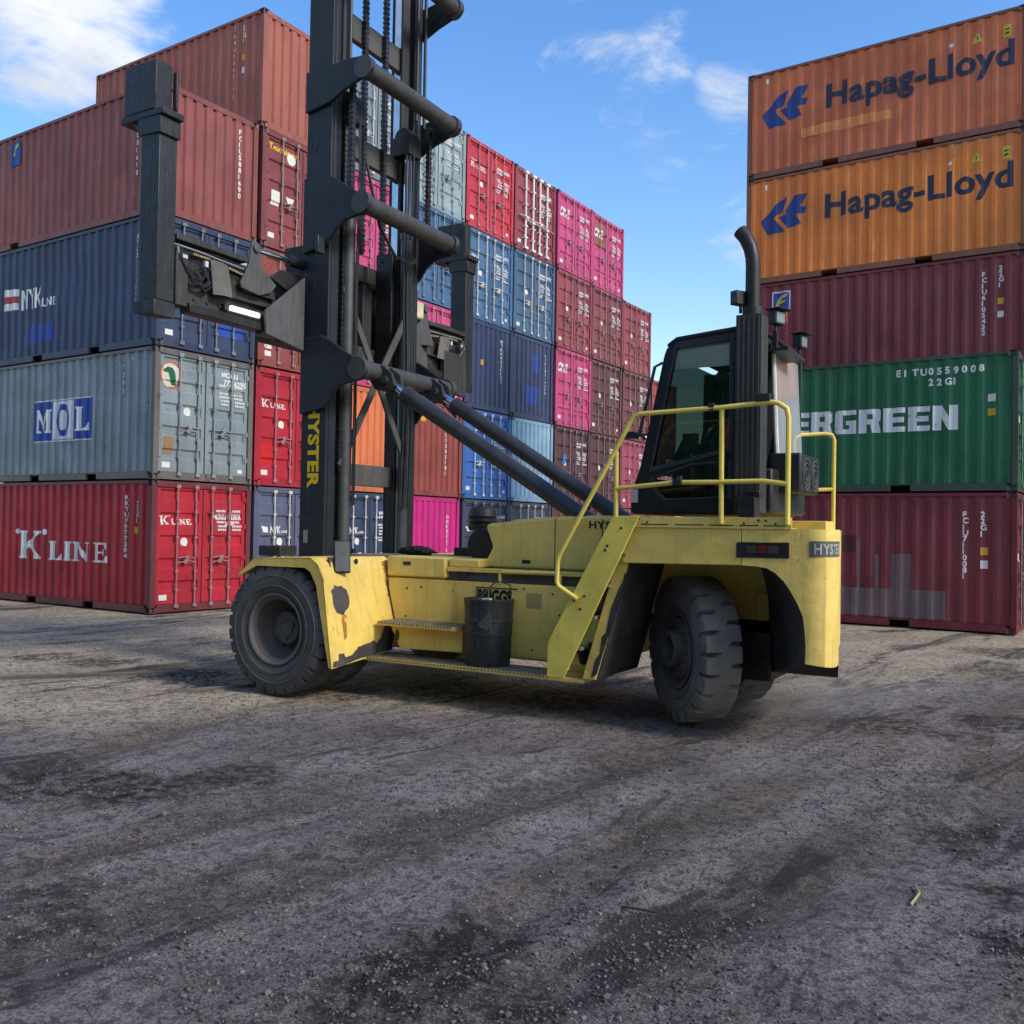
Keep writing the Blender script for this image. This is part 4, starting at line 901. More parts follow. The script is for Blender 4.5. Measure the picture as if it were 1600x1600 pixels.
# rear wall of the cab and glass
b = MB(); b.holed([(CY0, 1.93), (CY0, 3.55), (CY1, 3.55), (CY1, 1.93)], [[(-.52, 2.42), (-.52, 3.42), (CY1 - .08, 3.42), (CY1 - .08, 2.42)]], 'x', 4.56, 4.598); part(b, 'cab_rear', [CABP])
b = MB(); b.add([(4.68, -.50, 2.40), (4.68, CY1 - .02, 2.40), (4.625, CY1 - .02, 3.48), (4.625, -.50, 3.48)], [(0, 1, 2, 3)]); part(b, 'rear_window', [GLSR], smooth=0)
b = MB(); b.box(4.62, 4.66, CY1 - .045, CY1 - .012, 2.38, 3.5); b.box(4.66, 4.69, -.50, CY1 - .012, 2.37, 2.41); b.box(4.605, 4.64, -.50, CY1 - .012, 3.46, 3.50); part(b, 'window_frame', [PLAST], bevel=.004)
b = MB(); b.tube([(4.685, -.49, 2.40), (4.66, -.49, 2.9), (4.635, -.49, 3.48)], .022, 8); part(b, 'window_trim', [plain('pale_trim', (.62, .62, .54), .5)])
# muffler column and exhaust pipe
MUF = paint('ribbed_muffler_steel', (.030, .029, .028), rust=.2, fade=.3, dirt=.45, rough=.6, scale=3, dirtcol=(.09, .075, .06))
b = MB(); b.box(4.50, 4.72, -1.20, -.985, 1.93, 3.62)
for i in range(5): b.box(4.515 + i * .043, 4.53 + i * .043, -1.206, -1.2005, 1.96, 3.60)
part(b, 'muffler', [MUF], bevel=.01)
b = MB(); b.tube([(4.61, -1.09, 3.60), (4.61, -1.09, 4.05), (4.605, -1.09, 4.13), (4.585, -1.09, 4.22), (4.545, -1.09, 4.31), (4.49, -1.09, 4.38)], .062, 16)
b.cyl((4.61, -1.09, 3.6), (4.61, -1.09, 3.70), .085, 16); o = part(b, 'exhaust_pipe', [GREASE])
def flood(x, y, z, rz, cap=True, nm='flood_lamp'):
    b = MB(); b.box(-.05, .03, -.075, .075, -.06, .06); b.cyl((-.02, 0, -.13), (-.02, 0, -.06), .015, 8)
    if cap: b.box(-.07, .09, -.10, .10, .066, .078)
    o = part(b, nm, [PLAST], bevel=.006); o.location = (x, y, z); o.rotation_euler = (0, 0, rz)
    b = MB(); b.box(.031, .034, -.06, .06, -.045, .045); part(b, 'lamp_lens', [plain('lamp_glass', (.22, .23, .23), .2, .3)], o)
flood(4.50, -1.12, 3.78, R(150), False); flood(4.70, -.60, 3.70, R(-20)); flood(4.80, -.12, 3.56, R(-10))
b = MB(); b.box(4.60, 4.80, -.62, .05, 3.40, 3.43); b.box(4.66, 4.70, -.62, -.58, 3.43, 3.58); part(b, 'lamp_bracket', [PLAST])
# air conditioner on the rear wall
b = MB(); b.box(4.675, 4.95, -.72, .02, 2.12, 2.47); b.box(4.62, 4.76, -.95, .3, 1.93, 2.32); o = part(b, 'air_conditioner', [PLAST], bevel=.02)
b = MB()
for y in (-.50, -.16):
    for r in (.06, .105, .145): b.lathe([(r, 4.951), (r, 4.960), (r - .010, 4.960), (r - .010, 4.951)], (0, y - .02, 2.29), 'x', 20)
part(b, 'fan_grille', [paint('fan_grille_steel', (.10, .10, .10), .2, .4, .4)], o)
b = MB(); b.box(4.58, 4.72, -1.33, -1.18, 1.80, 2.06); b.box(4.62, 4.75, -1.30, -1.20, 2.06, 2.11); part(b, 'cab_mount', [GREASE], bevel=.01)
# cab interior
b = MB(); b.box(4.02, 4.42, -.35, .15, 2.0, 2.42); b.prism([(4.28, 2.40), (4.42, 2.40), (4.54, 3.05), (4.42, 3.07)], 'y', -.36, .16); b.prism([(4.43, 3.08), (4.53, 3.06), (4.56, 3.28), (4.47, 3.29)], 'y', -.24, .04); part(b, 'driver_seat', [plain('seat_fabric', (.025, .026, .028), .9)], bevel=.03)
b = MB(); b.prism(jag([(4.20, 2.46), (4.47, 2.46), (4.545, 2.86), (4.50, 2.92), (4.36, 2.90), (4.26, 2.75)], .012, 4, 3), 'y', -.70, -.50); o = part(b, 'orange_jacket', [plain('hi_vis_orange', (.90, .13, .03), .7, 0, .2, .3, 9, .5)], bevel=.02)
b = MB(); b.prism([(3.62, 2.0), (3.86, 2.0), (3.84, 2.55), (3.74, 2.66), (3.66, 2.5)], 'y', -.40, .20); part(b, 'console', [PLAST], bevel=.02)
b = MB(); V = [(3.93 + .07 * sin(2 * pi * i / 20) * .9, -.10 + .19 * cos(2 * pi * i / 20), 2.66 + .15 * sin(2 * pi * i / 20)) for i in range(21)]; b.tube(V, .016, 8); b.cyl((3.80, -.1, 2.55), (3.93, -.1, 2.66), .03, 8); part(b, 'steering_wheel', [PLAST])
b = MB(); b.box(4.05, 4.40, -.62, -.45, 2.40, 2.47); b.cyl((4.1, -.53, 2.47), (4.07, -.53, 2.62), .014, 8); b.box(3.84, 3.98, -.66, -.60, 2.50, 2.68); part(b, 'arm_rest', [PLAST], bevel=.01)
b = MB(); b.box(4.28, 4.30, .10, .30, 2.95, 3.22); part(b, 'paper_notice', [plain('notice_paper', (.55, .58, .58), .8)])
# wheels
def tyre_mesh(Ro, wd, rim, kind):
    b = MB(); hw = wd / 2; n = 28 if kind == 'lug' else 22; seg = n * 8; ANG = (0, .05, .20, .25, .36, .5, .68, .84) if kind != 'lug' else (0, .04, .22, .26, .40, .54, .69, .85)
    prof = [(rim, -.80), (rim + .03, -.90), (rim + (Ro - rim) * .25, -1.0), (rim + (Ro - rim) * .55, -1.04), (rim + (Ro - rim) * .78, -1.01), (Ro - .035, -.97), (Ro - .006, -.90), (Ro, -.80), (Ro, -.62), (Ro, -.40), (Ro, -.18), (Ro, -.06)]
    prof = prof + [(r, -a) for r, a in prof[::-1]]
    rings = []
    for r, a in prof:
        ring_ = []
        for j in range(seg):
            ph = (j % 8); cell = j // 8; rr = r; sgn = 1 if a > 0 else -1; th = 2 * pi * (cell + ANG[ph] + (.5 if sgn > 0 else 0) * min(1, abs(a) / .3)) / n
            if kind == 'lug':
                p2 = ph
                if p2 in (1, 2) and r > rim + (Ro - rim) * .70 and abs(a) > .30: rr = r - (.036 if r > Ro - .04 else .014)
            else:
                p2 = ph
                if p2 in (1, 2) and r > rim + (Ro - rim) * .74 and abs(a) > .55: rr = r - (.075 if r > Ro - .04 else .020)
                if p2 == 2 and .35 < abs(a) <= .65: rr = r - .06
            ring_.append((rr * cos(th), a * hw, rr * sin(th)))
        rings.append(ring_)
    b.loft(rings, 0, caps=False)
    for k in (.30, .62):     # moulded rings on the sidewall
        r = rim + (Ro - rim) * k
        for s in (-1, 1): b.lathe([(r - .008, s * hw * 1.035), (r - .004, s * hw * 1.065), (r + .004, s * hw * 1.065), (r + .008, s * hw * 1.035)], n=64)
    return b
def rim_mesh(rim, wd, deep):
    """deep = how far the disc lies inside the outer (-y) face"""
    b = MB(); h = wd / 2; o = -h
    b.lathe([(rim + .012, o * .82), (rim + .02, o * .97), (rim + .006, o * 1.0), (rim - .012, o * .95), (rim - .022, o * .80), (rim - .045, o * .72), (rim - .05, o + deep * .7), (rim - .075, o + deep * .95), (.20, o + deep), (.0, o + deep)], n=48)
    b.lathe([(rim - .03, o + deep), (rim, h * .85)], n=48)
    return b
def wheel(x, y, z, rz, Ro, wd, rim, kind, deep, mats):
    o = part(rim_mesh(rim, wd, deep), 'wheel', [RIM]); o.location = (x, y, z); o.rotation_euler = (0, 0, rz)
    part(tyre_mesh(Ro, wd, rim, kind), 'tyre', [mats], o, smooth=28)
    h = -wd / 2 + deep
    b = MB()
    if kind == 'lug':
        b.lathe([(0, h - .10), (.06, h - .10), (.10, h - .085), (.165, h - .08), (.175, h - .06), (.175, h)], n=32)
        for q in range(3): b.cyl((.10 * cos(q * 2.1 + .4), h - .105, .10 * sin(q * 2.1 + .4)), (.10 * cos(q * 2.1 + .4), h - .08, .10 * sin(q * 2.1 + .4)), .028, 12)
        b.lathe([(.075, h - .104), (.085, h - .11), (.095, h - .104)], n=24)
    else:
        b.lathe([(0, h - .02), (.115, h - .02), (.12, h - .13), (.145, h - .135), (.165, h - .125), (.17, h - .05), (.265, h - .045), (.28, h - .03), (.28, h)], n=40)
    part(b, 'hub', [RIM], o)
    b = MB()
    nb, rb = (16, .235) if kind != 'lug' else (12, .215)
    for q in range(nb):
        a = 2 * pi * q / nb; b.cyl((rb * cos(a), h - (.07 if kind != 'lug' else .02), rb * sin(a)), (rb * cos(a), h, rb * sin(a)), .014, 6)
    part(b, 'wheel_nut', [RIM], o)
    return o
wheel(-.10, -1.70, .675, 0, .675, .38, .355, 'lug', .26, RUB)
wheel(-.10, -1.20, .675, 0, .675, .38, .355, 'lug', .26, RUB)
wheel(-.10, 1.70, .675, pi, .675, .38, .355, 'lug', .26, RUB); wheel(-.10, 1.20, .675, pi, .675, .38, .355, 'lug', .26, RUB)
STEER = R(-47)
for s in (-1, 1): wheel(3.97, s * .66, .675, STEER if s < 0 else STEER + pi, .675, .37, .35, 'notch', .07, RUBD)
# mast
MZ = 9.2
SCUF = paint('scuffed_plate', (.075, .075, .078), .25, .5, .6, .5, scale=3, scratch=.8, sccol=(.20, .19, .18), dirtcol=(.13, .11, .085))
CHAIN = plain('oily_chain', (.045, .043, .045), .35, .5, .3)
def sgn(s, a, c): return sorted((s * a, s * c))
for s in (-1, 1):
    b = MB(); y = sgn(s, .82, .87)
    b.prism([(-.73, .55), (-.36, .55), (-.36, MZ), (-.73, MZ)], 'y', *y)
    b.box(-.40, -.355, *sgn(s, .70, .819), .55, MZ); b.box(-.735, -.69, *sgn(s, .70, .819), .55, MZ)
    o = part(b, 'mast_upright', [BLK], bevel=.008)
    b = MB(); b.box(-.62, -.46, *sgn(s, .60, .69), .9, MZ + .4); b.box(-.46, -.42, *sgn(s, .53, .69), .9, MZ + .4); part(b, 'inner_upright', [BLKD], bevel=.006)
    for z, zt in ((3.52, 1), (5.39, 1), (6.92, 1), (8.45, 1)):
        b = MB()
        k = .8 if z > 6 else 1
        E_ = [(-.73, z + .40 * k), (-.42, z + .42 * k), (-.30, z + .36 * k), (.06, z + .13), (.17, z + .10), (.24, z + .04), (.255, z - .04), (.22, z - .11), (.12, z - .14), (-.10, z - .17 * k), (-.24, z - .26 * k), (-.36, z - .42 * k), (-.73, z - .48 * k)]
        if z > 6: E_ = [(-.73, z + .12), (-.36, z + .12), (-.12, z + .15), (.10, z + .13), (.20, z + .09), (.25, z + .02), (.25, z - .05), (.19, z - .11), (.08, z - .13), (-.14, z - .20), (-.36, z - .30), (-.73, z - .36)]
        b.prism(E_, 'y', *sgn(s, .872, .915)); part(b, 'mast_bracket', [BLK], bevel=.012)
    # shallow plates welded to the outer face
    for z in (2.0, 4.55, 6.2):
        b = MB(); b.prism(ring(-.60, z, .035, .11, .84)[0][:28], 'y', *sgn(s, .871, .877)); part(b, 'mast_plate', [BLK])
    b = MB(); b.box(-.60, -.47, *sgn(s, .592, .599), 5.0, 9.2); part(b, 'wear_strip', [plain('polished_strip', (.62, .65, .68), .2, .9, .12)])
    b = MB(); b.cyl((-.33, s * .56, .8), (-.33, s * .56, 5.42), .075, 16); b.cyl((-.33, s * .56, 5.42), (-.33, s * .56, 5.50), .085, 16); part(b, 'lift_cylinder', [plain('cylinder_grey', (.075, .078, .08), .45, .2)])
    b = MB(); b.cyl((-.33, s * .56, 5.50), (-.33, s * .56, 6.48), .050, 20); part(b, 'lift_rod', [CHROME])
    b = MB(); b.box(-.50, -.22, *sgn(s, .44, .69), 6.48, 6.72); b.cyl((-.36, s * .47, 6.72), (-.36, s * .66, 6.72), .13, 20); part(b, 'chain_sheave', [GREASE], bevel=.01)
    for dx, dy, zz0, zz1 in ((-.36, .63, 2.4, 6.6), (-.44, .20, 5.06, 9.1), (-.15, .76, 5.42, 6.9)):
        b = MB(); z = zz0; i = 0
        while z < zz1:
            b.box(dx - (.030 if i % 2 else .024), dx + (.030 if i % 2 else .024), *sgn(s, dy - (.034 if i % 2 else .026), dy + (.034 if i % 2 else .026)), z, z + .030); z += .031; i += 1
        part(b, 'lift_chain', [CHAIN], smooth=0)
    for k_, (hx, hy, hr) in enumerate(((-.25, .50, .016), (-.22, .54, .012), (-.27, .46, .014))):
        b = MB(); b.tube([(hx, s * hy, 2.0), (hx + .02, s * (hy + .02), 3.2), (hx - .01, s * hy, 4.6), (hx, s * (hy - .02), 5.6), (hx, s * hy, 6.6)], hr, 6); part(b, 'hydraulic_hose', [PLAST])
    b = MB(); b.tube([(-.30, s * .68, 7.0), (-.30, s * .68, 9.2)], .022, 8); b.tube([(-.22, s * .74, 6.9), (-.22, s * .74, 9.2)], .022, 8); part(b, 'hydraulic_hose', [PLAST])
for z in (3.52, 5.39, 6.92, 8.45):
    b = MB(); b.cyl((.12, -.90, z), (.12, .90, z), .105, 24)
    for s in (-1, 1): b.cyl((.12, s * .925, z), (.12, s * .84, z), .128, 24)
    part(b, 'cross_tube', [paint('tube_grey', (.050, .049, .047), .15, .35, .5, .5, scale=2, dirtcol=(.10, .09, .08))])
FR = paint('mast_brace_grey', (.075, .072, .070), .2, .35, .5, .55, scale=2, dirtcol=(.13, .11, .09))
def beam(name, pts, x0, x1, mat=FR):
    b = MB(); b.prism(pts, 'x', x0, x1); part(b, name, [mat], bevel=.008)
def crossband(z, h, x=-.52):
    y = .70; f = .10
    beam('mast_crossmember', [(-y, z - h), (-y + f, z - h * .55), (-y + 2 * f, z - h * .5), (y - 2 * f, z - h * .5), (y - f, z - h * .55), (y, z - h), (y, z + h), (y - f, z + h * .55), (y - 2 * f, z + h * .5), (-y + 2 * f, z + h * .5), (-y + f, z + h * .55), (-y, z + h)], x - .04, x + .04)
crossband(7.78, .30); crossband(6.35, .28); crossband(2.38, .26); crossband(9.0, .3)
for s in (-1, 1):
    b = MB()
    def bar(p, q, wdt): 
        d = (Vector(q) - Vector(p)).normalized(); n = Vector((-d.y, d.x)) * wdt
        b.prism([tuple(Vector(p) + n), tuple(Vector(q) + n), tuple(Vector(q) - n), tuple(Vector(p) - n)], 'x', -.33 + .02 * s, -.30 + .02 * s)
    bar((s * .62, 4.55), (s * .03, 3.62), .045); bar((s * .64, 2.45), (s * .03, 3.45), .045)
    part(b, 'mast_brace', [FR], bevel=.004)
b = MB(); b.tube([(-.1, -.55, 6.0), (-.05, -.35, 5.3), (0, -.1, 5.0), (0, .2, 4.98), (-.1, .45, 5.1), (-.2, .6, 5.0)], .018, 8); part(b, 'hydraulic_hose', [PLAST])
for s in (-1, 1):
    b = MB(); b.tube([(.22, s * .50 - .02, 3.60), (.32, s * .50 - .02, 3.30), (.55, s * .50 - .05, 3.10)], .016, 8); part(b, 'hydraulic_hose', [PLAST])
wordmesh('mast_lettering', 'HYSTER', .155, YLET, lambda a, c: (-.61 + c, -.8745, 3.165 - a), wx=1.18, bold=.010, gap=1.08)
b = MB(); b.box(-.66, -.60, -.874, -.8705, 1.55, 1.70); part(b, 'data_plate', [STEEL])
# tilt cylinders
for s in (-1, 1):
    p0 = Vector((.20, s * .50, 3.44)); p1 = Vector((3.05, s * .50, 1.70)); d = (p1 - p0).normalized()
    b = MB(); b.cyl(p0 + d * .34, p1, .090, 24); b.cyl(p0 + d * .34, p0 + d * .42, .10, 24); part(b, 'tilt_cylinder', [paint('cylinder_black', (.030, .031, .034), .05, .25, .3, .42)])
    b = MB(); b.cyl(p0, p0 + d * .36, .055, 16); part(b, 'tilt_rod', [CHROME])
    b = MB(); b.prism([(-.02, 3.52), (.22, 3.60), (.36, 3.50), (.40, 3.36), (.30, 3.28), (.12, 3.33)], 'y', s * .50 - .10, s * .50 - .06); b.prism([(-.02, 3.52), (.22, 3.60), (.36, 3.50), (.40, 3.36), (.30, 3.28), (.12, 3.33)], 'y', s * .50 + .06, s * .50 + .10)
    b.cyl((.27, s * .50 - .13, 3.42), (.27, s * .50 + .13, 3.42), .05, 16); part(b, 'cylinder_clevis', [BLKD], bevel=.008)
    b = MB(); b.tube([p0 + d * .5 + Vector((0, .11, .06)), p0 + d * 2.9 + Vector((0, .11, .06))], .018, 8); part(b, 'cylinder_line', [STEEL])
# carriage and spreader
b = MB(); b.box(-1.12, -.72, -.80, .80, 4.84, 5.06); b.box(-1.12, -.72, -1.25, 1.25, 3.86, 4.02)
for y in (-.80, -.38, .22, .62): b.box(-1.10, -.74, y, y + .18, 4.02, 4.84)
b.box(-1.12, -1.08, -1.2, 1.2, 4.02, 4.60)
part(b, 'carriage', [BLKD], bevel=.012)
b = MB()
for s in (-1, 1): b.box(-.72, -.46, *sgn(s, .44, .52), 3.7, 5.25); b.cyl((-.56, s * .52, 4.0), (-.56, s * .60, 4.0), .10, 16); b.cyl((-.56, s * .52, 5.0), (-.56, s * .60, 5.0), .10, 16)
part(b, 'carriage_roller_plate', [GREASE], bevel=.01)
for s in (-1, 1):
    b = MB(); b.box(-1.10, -.86, *sgn(s, 1.2, 2.70), 4.0, 4.58); part(b, 'spreader_beam', [BLKD], bevel=.014)
    b = MB(); b.box(-1.0, -.78, *sgn(s, 1.70, 2.665), 4.615, 4.675); b.prism([(s * 2.665, 4.675), (s * 1.70, 4.675), (s * 1.70, 4.70), (s * 2.40, 4.74), (s * 2.665, 4.69)], 'x', -.98, -.90); part(b, 'hose_tray', [BLKD], bevel=.006)
    b = MB(); b.box(-.90, -.74, *sgn(s, 1.45, 2.52), 3.90, 3.995); part(b, 'beam_flange', [GREASE], bevel=.008)
    b = MB(); b.box(-.858, -.77, *sgn(s, 2.52, 2.675), 3.95, 4.50); part(b, 'end_plate', [BLKD], bevel=.012)
    b = MB(); b.prism([(s * 1.70, 4.60), (s * 1.66, 4.84), (s * 1.62, 4.88), (s * 1.56, 4.86), (s * 1.53, 4.62), (s * 1.28, 4.46), (s * 1.36, 4.36), (s * 1.54, 4.29), (s * 1.80, 4.32), (s * 1.82, 4.37)], 'x', -.80, -.765)
    b.cyl((-.82, s * 1.61, 4.80), (-.735, s * 1.61, 4.80), .05, 16); part(b, 'pivot_gusset', [SCUF], bevel=.006)
    b = MB(); b.prism([(s * 1.39, 4.53), (s * 1.20, 4.66), (s * .86, 4.655), (s * 1.12, 4.44)], 'x', -.80, -.755); part(b, 'cover_plate', [GREASE], bevel=.006)
    b = MB(); b.box(-.855, -.80, *sgn(s, 1.30, 1.95), 4.19, 4.215); b.box(-.855, -.80, *sgn(s, 1.25, 1.75), 4.30, 4.32); part(b, 'stiffener', [BLKD], bevel=.004)
    b = MB()
    for q in range(7): b.cyl((-.858, s * (1.35 + q * .17), 4.07), (-.845, s * (1.35 + q * .17), 4.07), .016, 8)
    part(b, 'bolt', [BLKD])
    b = MB(); ya = sgn(s, 2.68, 2.90)
    b.box(-1.06, -.79, *ya, 3.96, 5.80)
    b.prism([(-1.10, 5.62), (-.76, 5.60), (-.76, 5.78), (-1.10, 5.80)], 'y', *sgn(s, 2.665, 2.915))
    b.box(-1.33, -.86, *sgn(s, 2.70, 2.905), 5.86, 6.36); b.box(-1.36, -.72, *sgn(s, 2.66, 2.92), 5.78, 5.85)
    b.prism([(-1.28, 5.84), (-.98, 5.84), (-.98, 5.70), (-1.10, 5.66)], 'y', *sgn(s, 2.72, 2.88))
    b.prism([(-1.14, 3.96), (-.79, 3.96), (-.79, 3.80), (-1.10, 3.84)], 'y', *sgn(s, 2.66, 2.92))
    b.box(-.86, -.80, *sgn(s, 2.67, 2.70), 5.90, 6.30)
    part(b, 'spreader_arm', [paint('scuffed_black_arm', (.017, .019, .022), .2, .2, .45, .45, scale=2, scratch=.9, sccol=(.13, .12, .11), dirtcol=(.09, .08, .07))], bevel=.01)
    b = MB(); b.prism([(s * 1.54, 4.12), (s * .93, 4.62), (s * .93, 3.77), (s * 1.53, 3.86)], 'x', -.70, -.66); b.box(-.86, -.70, *sgn(s, .95, 1.50), 3.86, 3.90); part(b, 'guide_plate', [SCUF], bevel=.006)
    b = MB(); rg = []
    for k_ in range(5):
        t_ = k_ / 4; bow = .035 * sin(pi * t_)
        rg.append([(-.765 + bow, s * (2.24 - .24 * t_), 4.51 - .012 * t_), (-.765 + bow, s * (2.195 - .265 * t_), 4.155 + .02 * t_), (-.780 + bow, s * (2.195 - .265 * t_), 4.155 + .02 * t_), (-.780 + bow, s * (2.24 - .24 * t_), 4.51 - .012 * t_)])
    b.loft(rg); part(b, 'rubber_flap', [RUBD], smooth=50)
    b = MB(); b.cyl((-.78, s * 1.55, 4.785), (-.78, s * 1.0, 4.80), .030, 12); part(b, 'telescope_rod', [CHROME])
    b = MB(); b.cyl((-.78, s * 1.08, 4.80), (-.78, s * .3, 4.82), .062, 14); part(b, 'telescope_cylinder', [PLAST])
    rn = random.Random(5 + s)
    for k in range(9):
        q0 = rn.uniform(-.03, .03); q1 = rn.uniform(-.03, .03); dx = rn.uniform(0, .05)
        b = MB(); b.tube([(-.83 + dx, s * (2.665 - .01 * k), 4.54), (-.81 + dx, s * (2.62 + q0), 4.44 + q1), (-.80 + dx, s * (2.55 + q1), 4.32 + q0), (-.80 + dx, s * (2.44 + q0), 4.22 + q1 * .7), (-.80 + dx, s * (2.32 + q1), 4.185 + q0), (-.81 + dx, s * (2.23 + q0), 4.25 + q1), (-.83, s * (2.24 + q1), 4.36 + q0 * 2)], .006 + .003 * (k % 3), 6); part(b, 'hydraulic_hose', [PLAST if k not in (2, 6) else STEEL])
    for k in range(5):
        z_ = 4.49 + .022 * k
        b = MB(); b.tube([(-.84, s * 2.66, z_ + .02), (-.82 + .01 * (k % 2), s * 2.4, z_ + rn.uniform(-.012, .012)), (-.82, s * 2.1, z_ + rn.uniform(-.012, .012)), (-.83, s * 1.72, z_ - .01)], .008 + .003 * (k % 2), 6); part(b, 'hydraulic_hose', [PLAST if k != 3 else STEEL])
    for k in range(3):
        b = MB(); cx, cz, rr_ = 2.38 + .02 * k, 4.31 + .02 * k, .075 + .018 * k
        b.tube([(-.79 + .012 * k, s * (cx + rr_ * cos(a_ * .5)), cz + rr_ * .8 * sin(a_ * .5)) for a_ in range(13)], .008, 6); part(b, 'hydraulic_hose', [PLAST])
    b = MB(); b.box(-.80, -.765, *sgn(s, 2.54, 2.60), 4.44, 4.475); b.box(-.80, -.765, *sgn(s, 2.27, 2.31), 4.42, 4.48); part(b, 'hose_clip', [plain('clip_white', (.55, .55, .55), .6)])
    b = MB()
    for q in range(8): b.box(-.80, -.778, *sgn(s, 2.24 + q * .028, 2.258 + q * .028), 4.505, 4.525); b.box(-.80, -.778, *sgn(s, 1.72 + q * .033, 1.742 + q * .033), 4.45 + q * .004, 4.47 + q * .004)
    part(b, 'connector_strip', [plain('brass_connectors', (.42, .32, .14), .5, .3, .5, .4, 60)])
b = MB(); b.box(-.86, -.745, -2.02, -1.50, 4.0, 4.028); b.box(-.86, -.78, -2.02, -1.50, 4.028, 4.10); part(b, 'lamp_housing', [PLAST], bevel=.005)
b = MB(); b.box(-.779, -.735, -1.97, -1.55, 4.03, 4.088); part(b, 'work_lamp', [emit('lit_lamp', (1, .93, .78), .55)], bevel=.01)
b = MB(); b.box(-.78, -.70, 1.02, 1.50, 4.62, 4.86); part(b, 'valve_cover', [plain('cream_box', (.62, .55, .38), .5, 0, .15)], bevel=.03)
b = MB(); b.cyl((-.74, .95, 5.15), (-.74, 1.25, 5.12), .07, 14); part(b, 'red_reservoir', [plain('red_cap', (.35, .03, .02), .4)])
b = MB(); b.box(-.80, -.72, 2.05, 2.62, 3.70, 4.3); b.box(-.80, -.70, .95, 2.1, 3.78, 3.86); part(b, 'spreader_bracket', [BLKD], bevel=.01)
b = MB(); b.box(-.42, -.38, -1.04, -.92, 4.86, 5.06); o = part(b, 'camera_housing', [PLAST], bevel=.01)
# things on the machine
def onT(name, label, cat, loc, rz=0):
    p = TM @ Vector(loc); return thing(name, label, cat, p, TRZ + rz)
BIN = paint('bin_plastic', (.022, .026, .030), .0, .35, .45, .5, scale=2.5, dirtcol=(.10, .095, .09))
t = onT('waste_bin', 'dented black bin standing on the running board below the hood', 'bin', (1.975, -1.045, .397))
b = MB(); prof = []
for z, r in ((0, .0), (0, .222), (.02, .228), (.30, .236), (.305, .243), (.33, .243), (.335, .238), (.43, .240), (.435, .247), (.46, .247), (.465, .241), (.62, .246), (.63, .252), (.66, .252), (.66, .240), (.05, .21), (.05, 0)): prof.append((r, z))
b.lathe(prof, (0, 0, 0), 'z', 40); me = part(b, 'bin_body', [BIN], t)
for v in me.data.vertices:
    a = math.atan2(v.co.y, v.co.x); v.co.x *= 1 - .02 * sin(3 * a + v.co.z * 6); v.co.y *= 1 + .015 * sin(2 * a + v.co.z * 9)
b = MB(); b.tube([(.20, .10, .62), (.215, .05, .80), (.10, -.02, .84), (.0, -.12, .70), (-.02, -.2, .63)], .006, 6); part(b, 'bin_handle', [PLAST], t)
b = MB(); b.prism([(.04, .43), (.16, .54), (.20, .36), (.05, .40)], 'y', -.262, -.255); part(b, 'torn_tape', [DGREY], t)
b = MB(); b.box(.04, .13, -.2, -.15, .63, .675); part(b, 'litter', [plain('litter_white', (.6, .6, .58), .7)], t)
def lump(name, label, cat, loc, sx, sy, sz, mat, seed, amp=.35, f=3.0):
    bm = bmesh.new(); bmesh.ops.create_icosphere(bm, subdivisions=4, radius=1)
    for v in bm.verts:
        k = 1 + amp * noise.fractal(v.co * f + Vector((seed, 0, 0)), 1.0, 2.0, 3); v.co *= k; v.co = Vector((v.co.x * sx, v.co.y * sy, max(-.85, v.co.z) * sz + .85 * sz))
    me = bpy.data.meshes.new(name); bm.to_mesh(me); bm.free(); me.shade_smooth(); me.materials.append(mat)
    o = link(name, me); o.matrix_world = TM @ Matrix.Translation(loc); return tag(o, label, cat)
FUZZ = plain('dark_rag', (.030, .026, .028), .95, 0, .4, .1, 25, .8)
lump('rag', 'dark crumpled rag on the front deck beside the near mast upright', 'rag', (-.28, -.62, 1.43), .16, .09, .045, FUZZ, 3)
lump('rag', 'dark crumpled rag lying on the front deck between mast and hood', 'rag', (.22, .15, 1.416), .24, .10, .06, FUZZ, 8)
lump('plastic_sack', 'crumpled pale sack stuffed behind the yellow stair', 'sack', (3.20, -1.12, .98), .12, .13, .17, plain('pale_sack', (.36, .35, .35), .6, 0, .2), 5, .2)
